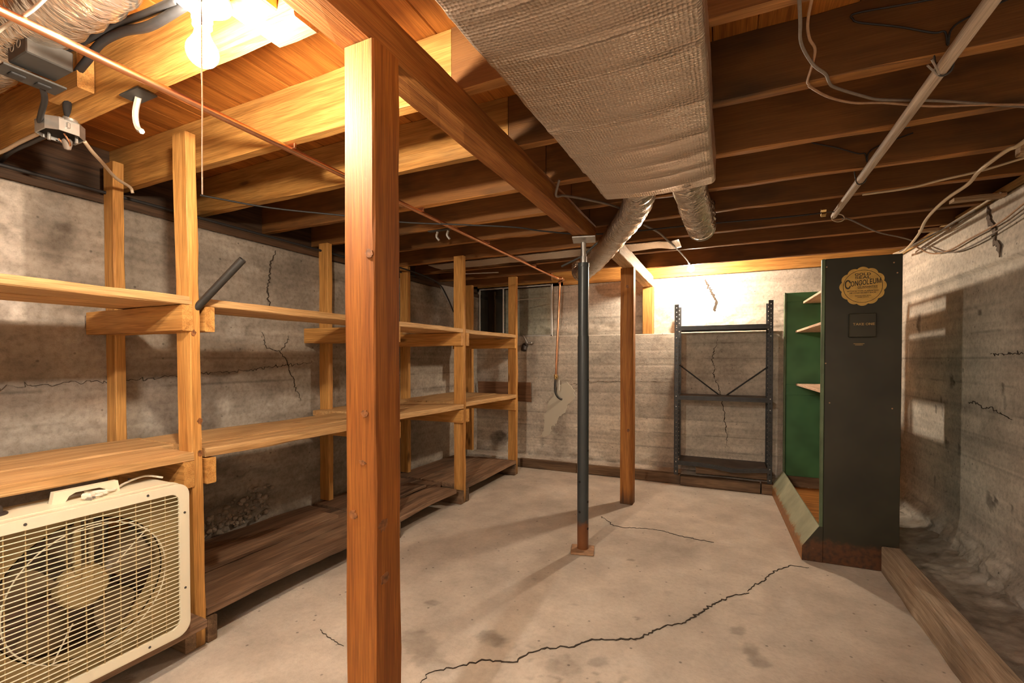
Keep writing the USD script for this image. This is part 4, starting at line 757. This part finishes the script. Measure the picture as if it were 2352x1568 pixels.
for z, xl in ((1.605, .612), (1.365, .560), (.925, .565)): dpart('shelf', cbox((xl, dy0 + .02, z), (dx1 - .02, dy1 - .030, z + .018), .002), 'birch_y', 'pale bare wood shelf')
dpart('side_panel', cbox((dx1 - .012, dy0 + .019, .0), (dx1, 4.02, dtop - .01), .002), 'green_in')  # unseen side, shaped to limit the far bulb's light on the right wall
dpart('side_rail', cat(cbox((dx1 - .012, 4.02, 1.67), (dx1, dy1 - .03, dtop - .01), .002), cbox((dx1 - .012, 4.02, 1.30), (dx1, dy1 - .03, 1.50), .002), cbox((dx1 - .012, 4.02, .78), (dx1, dy1 - .03, 1.01), .002)), 'green_in')  # unseen rails, heights set to cast the dark bands on the right wall
sk_ = Polygon([(.394, 0), (.394, .080), (.476, .205), (.484, .200), (.402, .076), (.402, 0)])
dpart('sloping_skirt', slab(sk_, dy1 - .04 - dy0, lambda p: np.stack([p[:, 0], dy0 + .002 + p[:, 2], p[:, 1]], 1)), 'stand_skirt', 'pale green sloping skirt, rusty along the foot')
dpart('skirt_end', slab(Polygon([(.396, 0), (.396, .080), (.478, .203), (.4945, .203), (.4945, 0)]), .018, to_y(dy0 + .018)), 'stand_front')
dpart('bottom_board', cbox((.49, dy0 + .02, .055), (dx1 - .013, dy1 - .02, .075), .002), 'ply_x', 'orange water-stained bottom board')
dpart('kick_board', cbox((dx0 + .01, dy1 - .030, .075), (dx1, dy1 - .019, .165), .002), 'old_x')
SX, SZ, SR = .665, 1.538, .0985
sc = [( (.0965 + .0090 * abs(math.cos(6 * t)) ** .8) * math.cos(t), (.0965 + .0090 * abs(math.cos(6 * t)) ** .8) * math.sin(t)) for t in np.linspace(0, 2 * math.pi, 168, endpoint=False)]
to_f = lambda y: (lambda p: np.stack([SX + p[:, 0], y - p[:, 2], SZ + p[:, 1]], 1))
seal = dpart('seal', slab(Polygon(sc), .0008, to_f(dy0)), 'seal_gold', 'round gold guarantee seal with scalloped edge')
ringp = Point(0, 0).buffer(.0885, quad_segs=24).difference(Point(0, 0).buffer(.0862, quad_segs=24))
def txt(s, h, cx, cz, y, slope=0, bold=True, wid=None, parent=seal, m='print_dark', sx=1.0):
    t = meshkit.text_mesh(s, h, .0006, bold); b = t.bounds
    t.apply_translation((-(b[0, 0] + b[1, 0]) / 2, 0, 0))
    w_ = b[1, 0] - b[0, 0]; k = (wid / w_) if wid else sx; t.vertices[:, 0] *= k
    v = t.vertices.copy(); t.vertices = np.stack([cx + v[:, 0], y - v[:, 2], cz + v[:, 1] + slope * v[:, 0]], 1)
    if t.volume < 0: t.invert()
    return part(parent, 'lettering', t, m)
part(seal, 'ring_line', slab(ringp, .0006, to_f(dy0 - .0008)), 'print_dark')
yt = dy0 - .0008
txt('GOLD', .0135, SX, SZ + .0585, yt, wid=.070); txt('SEAL', .0135, SX, SZ + .0415, yt, wid=.070)
txt('C', .046, SX - .067, SZ - .010, yt, wid=.027)
txt('ONGOLEUM', .0265, SX + .0135, SZ + .0085, yt, slope=.10, wid=.134)
txt('GUARANTEE', .0085, SX + .022, SZ - .0075, yt, slope=.02, wid=.088)
part(seal, 'rule_line', cbox((SX - .022, yt - .0006, SZ - .0125), (SX + .066, yt, SZ - .0108), .0002), 'print_dark')
txt('SATISFACTION GUARANTEED', .0068, SX, SZ - .0280, yt, wid=.140); txt('OR YOUR MONEY BACK', .0068, SX, SZ - .0385, yt, wid=.118)
txt('REMOVE SEAL WITH', .0048, SX + .002, SZ - .0530, yt, wid=.072); txt('DAMP CLOTH', .0048, SX + .002, SZ - .0610, yt, wid=.050)
tk = dpart('leaflet_box', cbox((.602, dy0 - .024, 1.262), (.722, dy0, 1.390), .003), 'green_dark', 'small dark leaflet box')
txt('TAKE ONE', .0120, .666, 1.326, dy0 - .024, wid=.096, parent=tk, m='print_gold')
part(ds, 'maker_mark', cat(cbox((.627, dy0 - .0006, 1.226), (.676, dy0, 1.229), .0002), cbox((.634, dy0 - .0006, 1.219), (.669, dy0, 1.222), .0002)), 'print_gold', 'tiny worn gold print')
for p_ in ((.50, 1.655), (.80, 1.655), (.50, 1.12), (.80, .88), (.52, .90), (.815, 1.60)): part(ds, 'screw', rod((p_[0], dy0 + .001, p_[1]), (p_[0], dy0 - .0012, p_[1]), .0038, 10), 'rust_plate')

# ================================================================== RIGHT HAND KERB AND SCRAPS
solo('floor_timber', lumber((.757, -.8, -.004), (.842, 3.052, .142), 1, .006, .0022), 'grey_y', 'long worn grey timber lying on the floor along the right wall', 'timber')
solo('wood_shim', lumber((1.00, 2.395, 1.915), (1.245, 2.43, 1.963), 0, .004, .002), 'stub_x', 'short pale block beneath the joists at the right wall top', 'wood scrap')
solo('wood_shim', lumber((1.05, 3.10, 1.952), (1.25, 3.16, 1.969), 0, .003, .003), 'stub_x', 'splintered brown shim poking over the top of the right wall', 'wood scrap')
solo('wood_shim', lumber((1.10, 3.72, 1.945), (1.24, 3.76, 1.964), 0, .003, .003), 'stub_x', 'thin splinter of wood beside the cable bundle, far right corner', 'wood scrap')
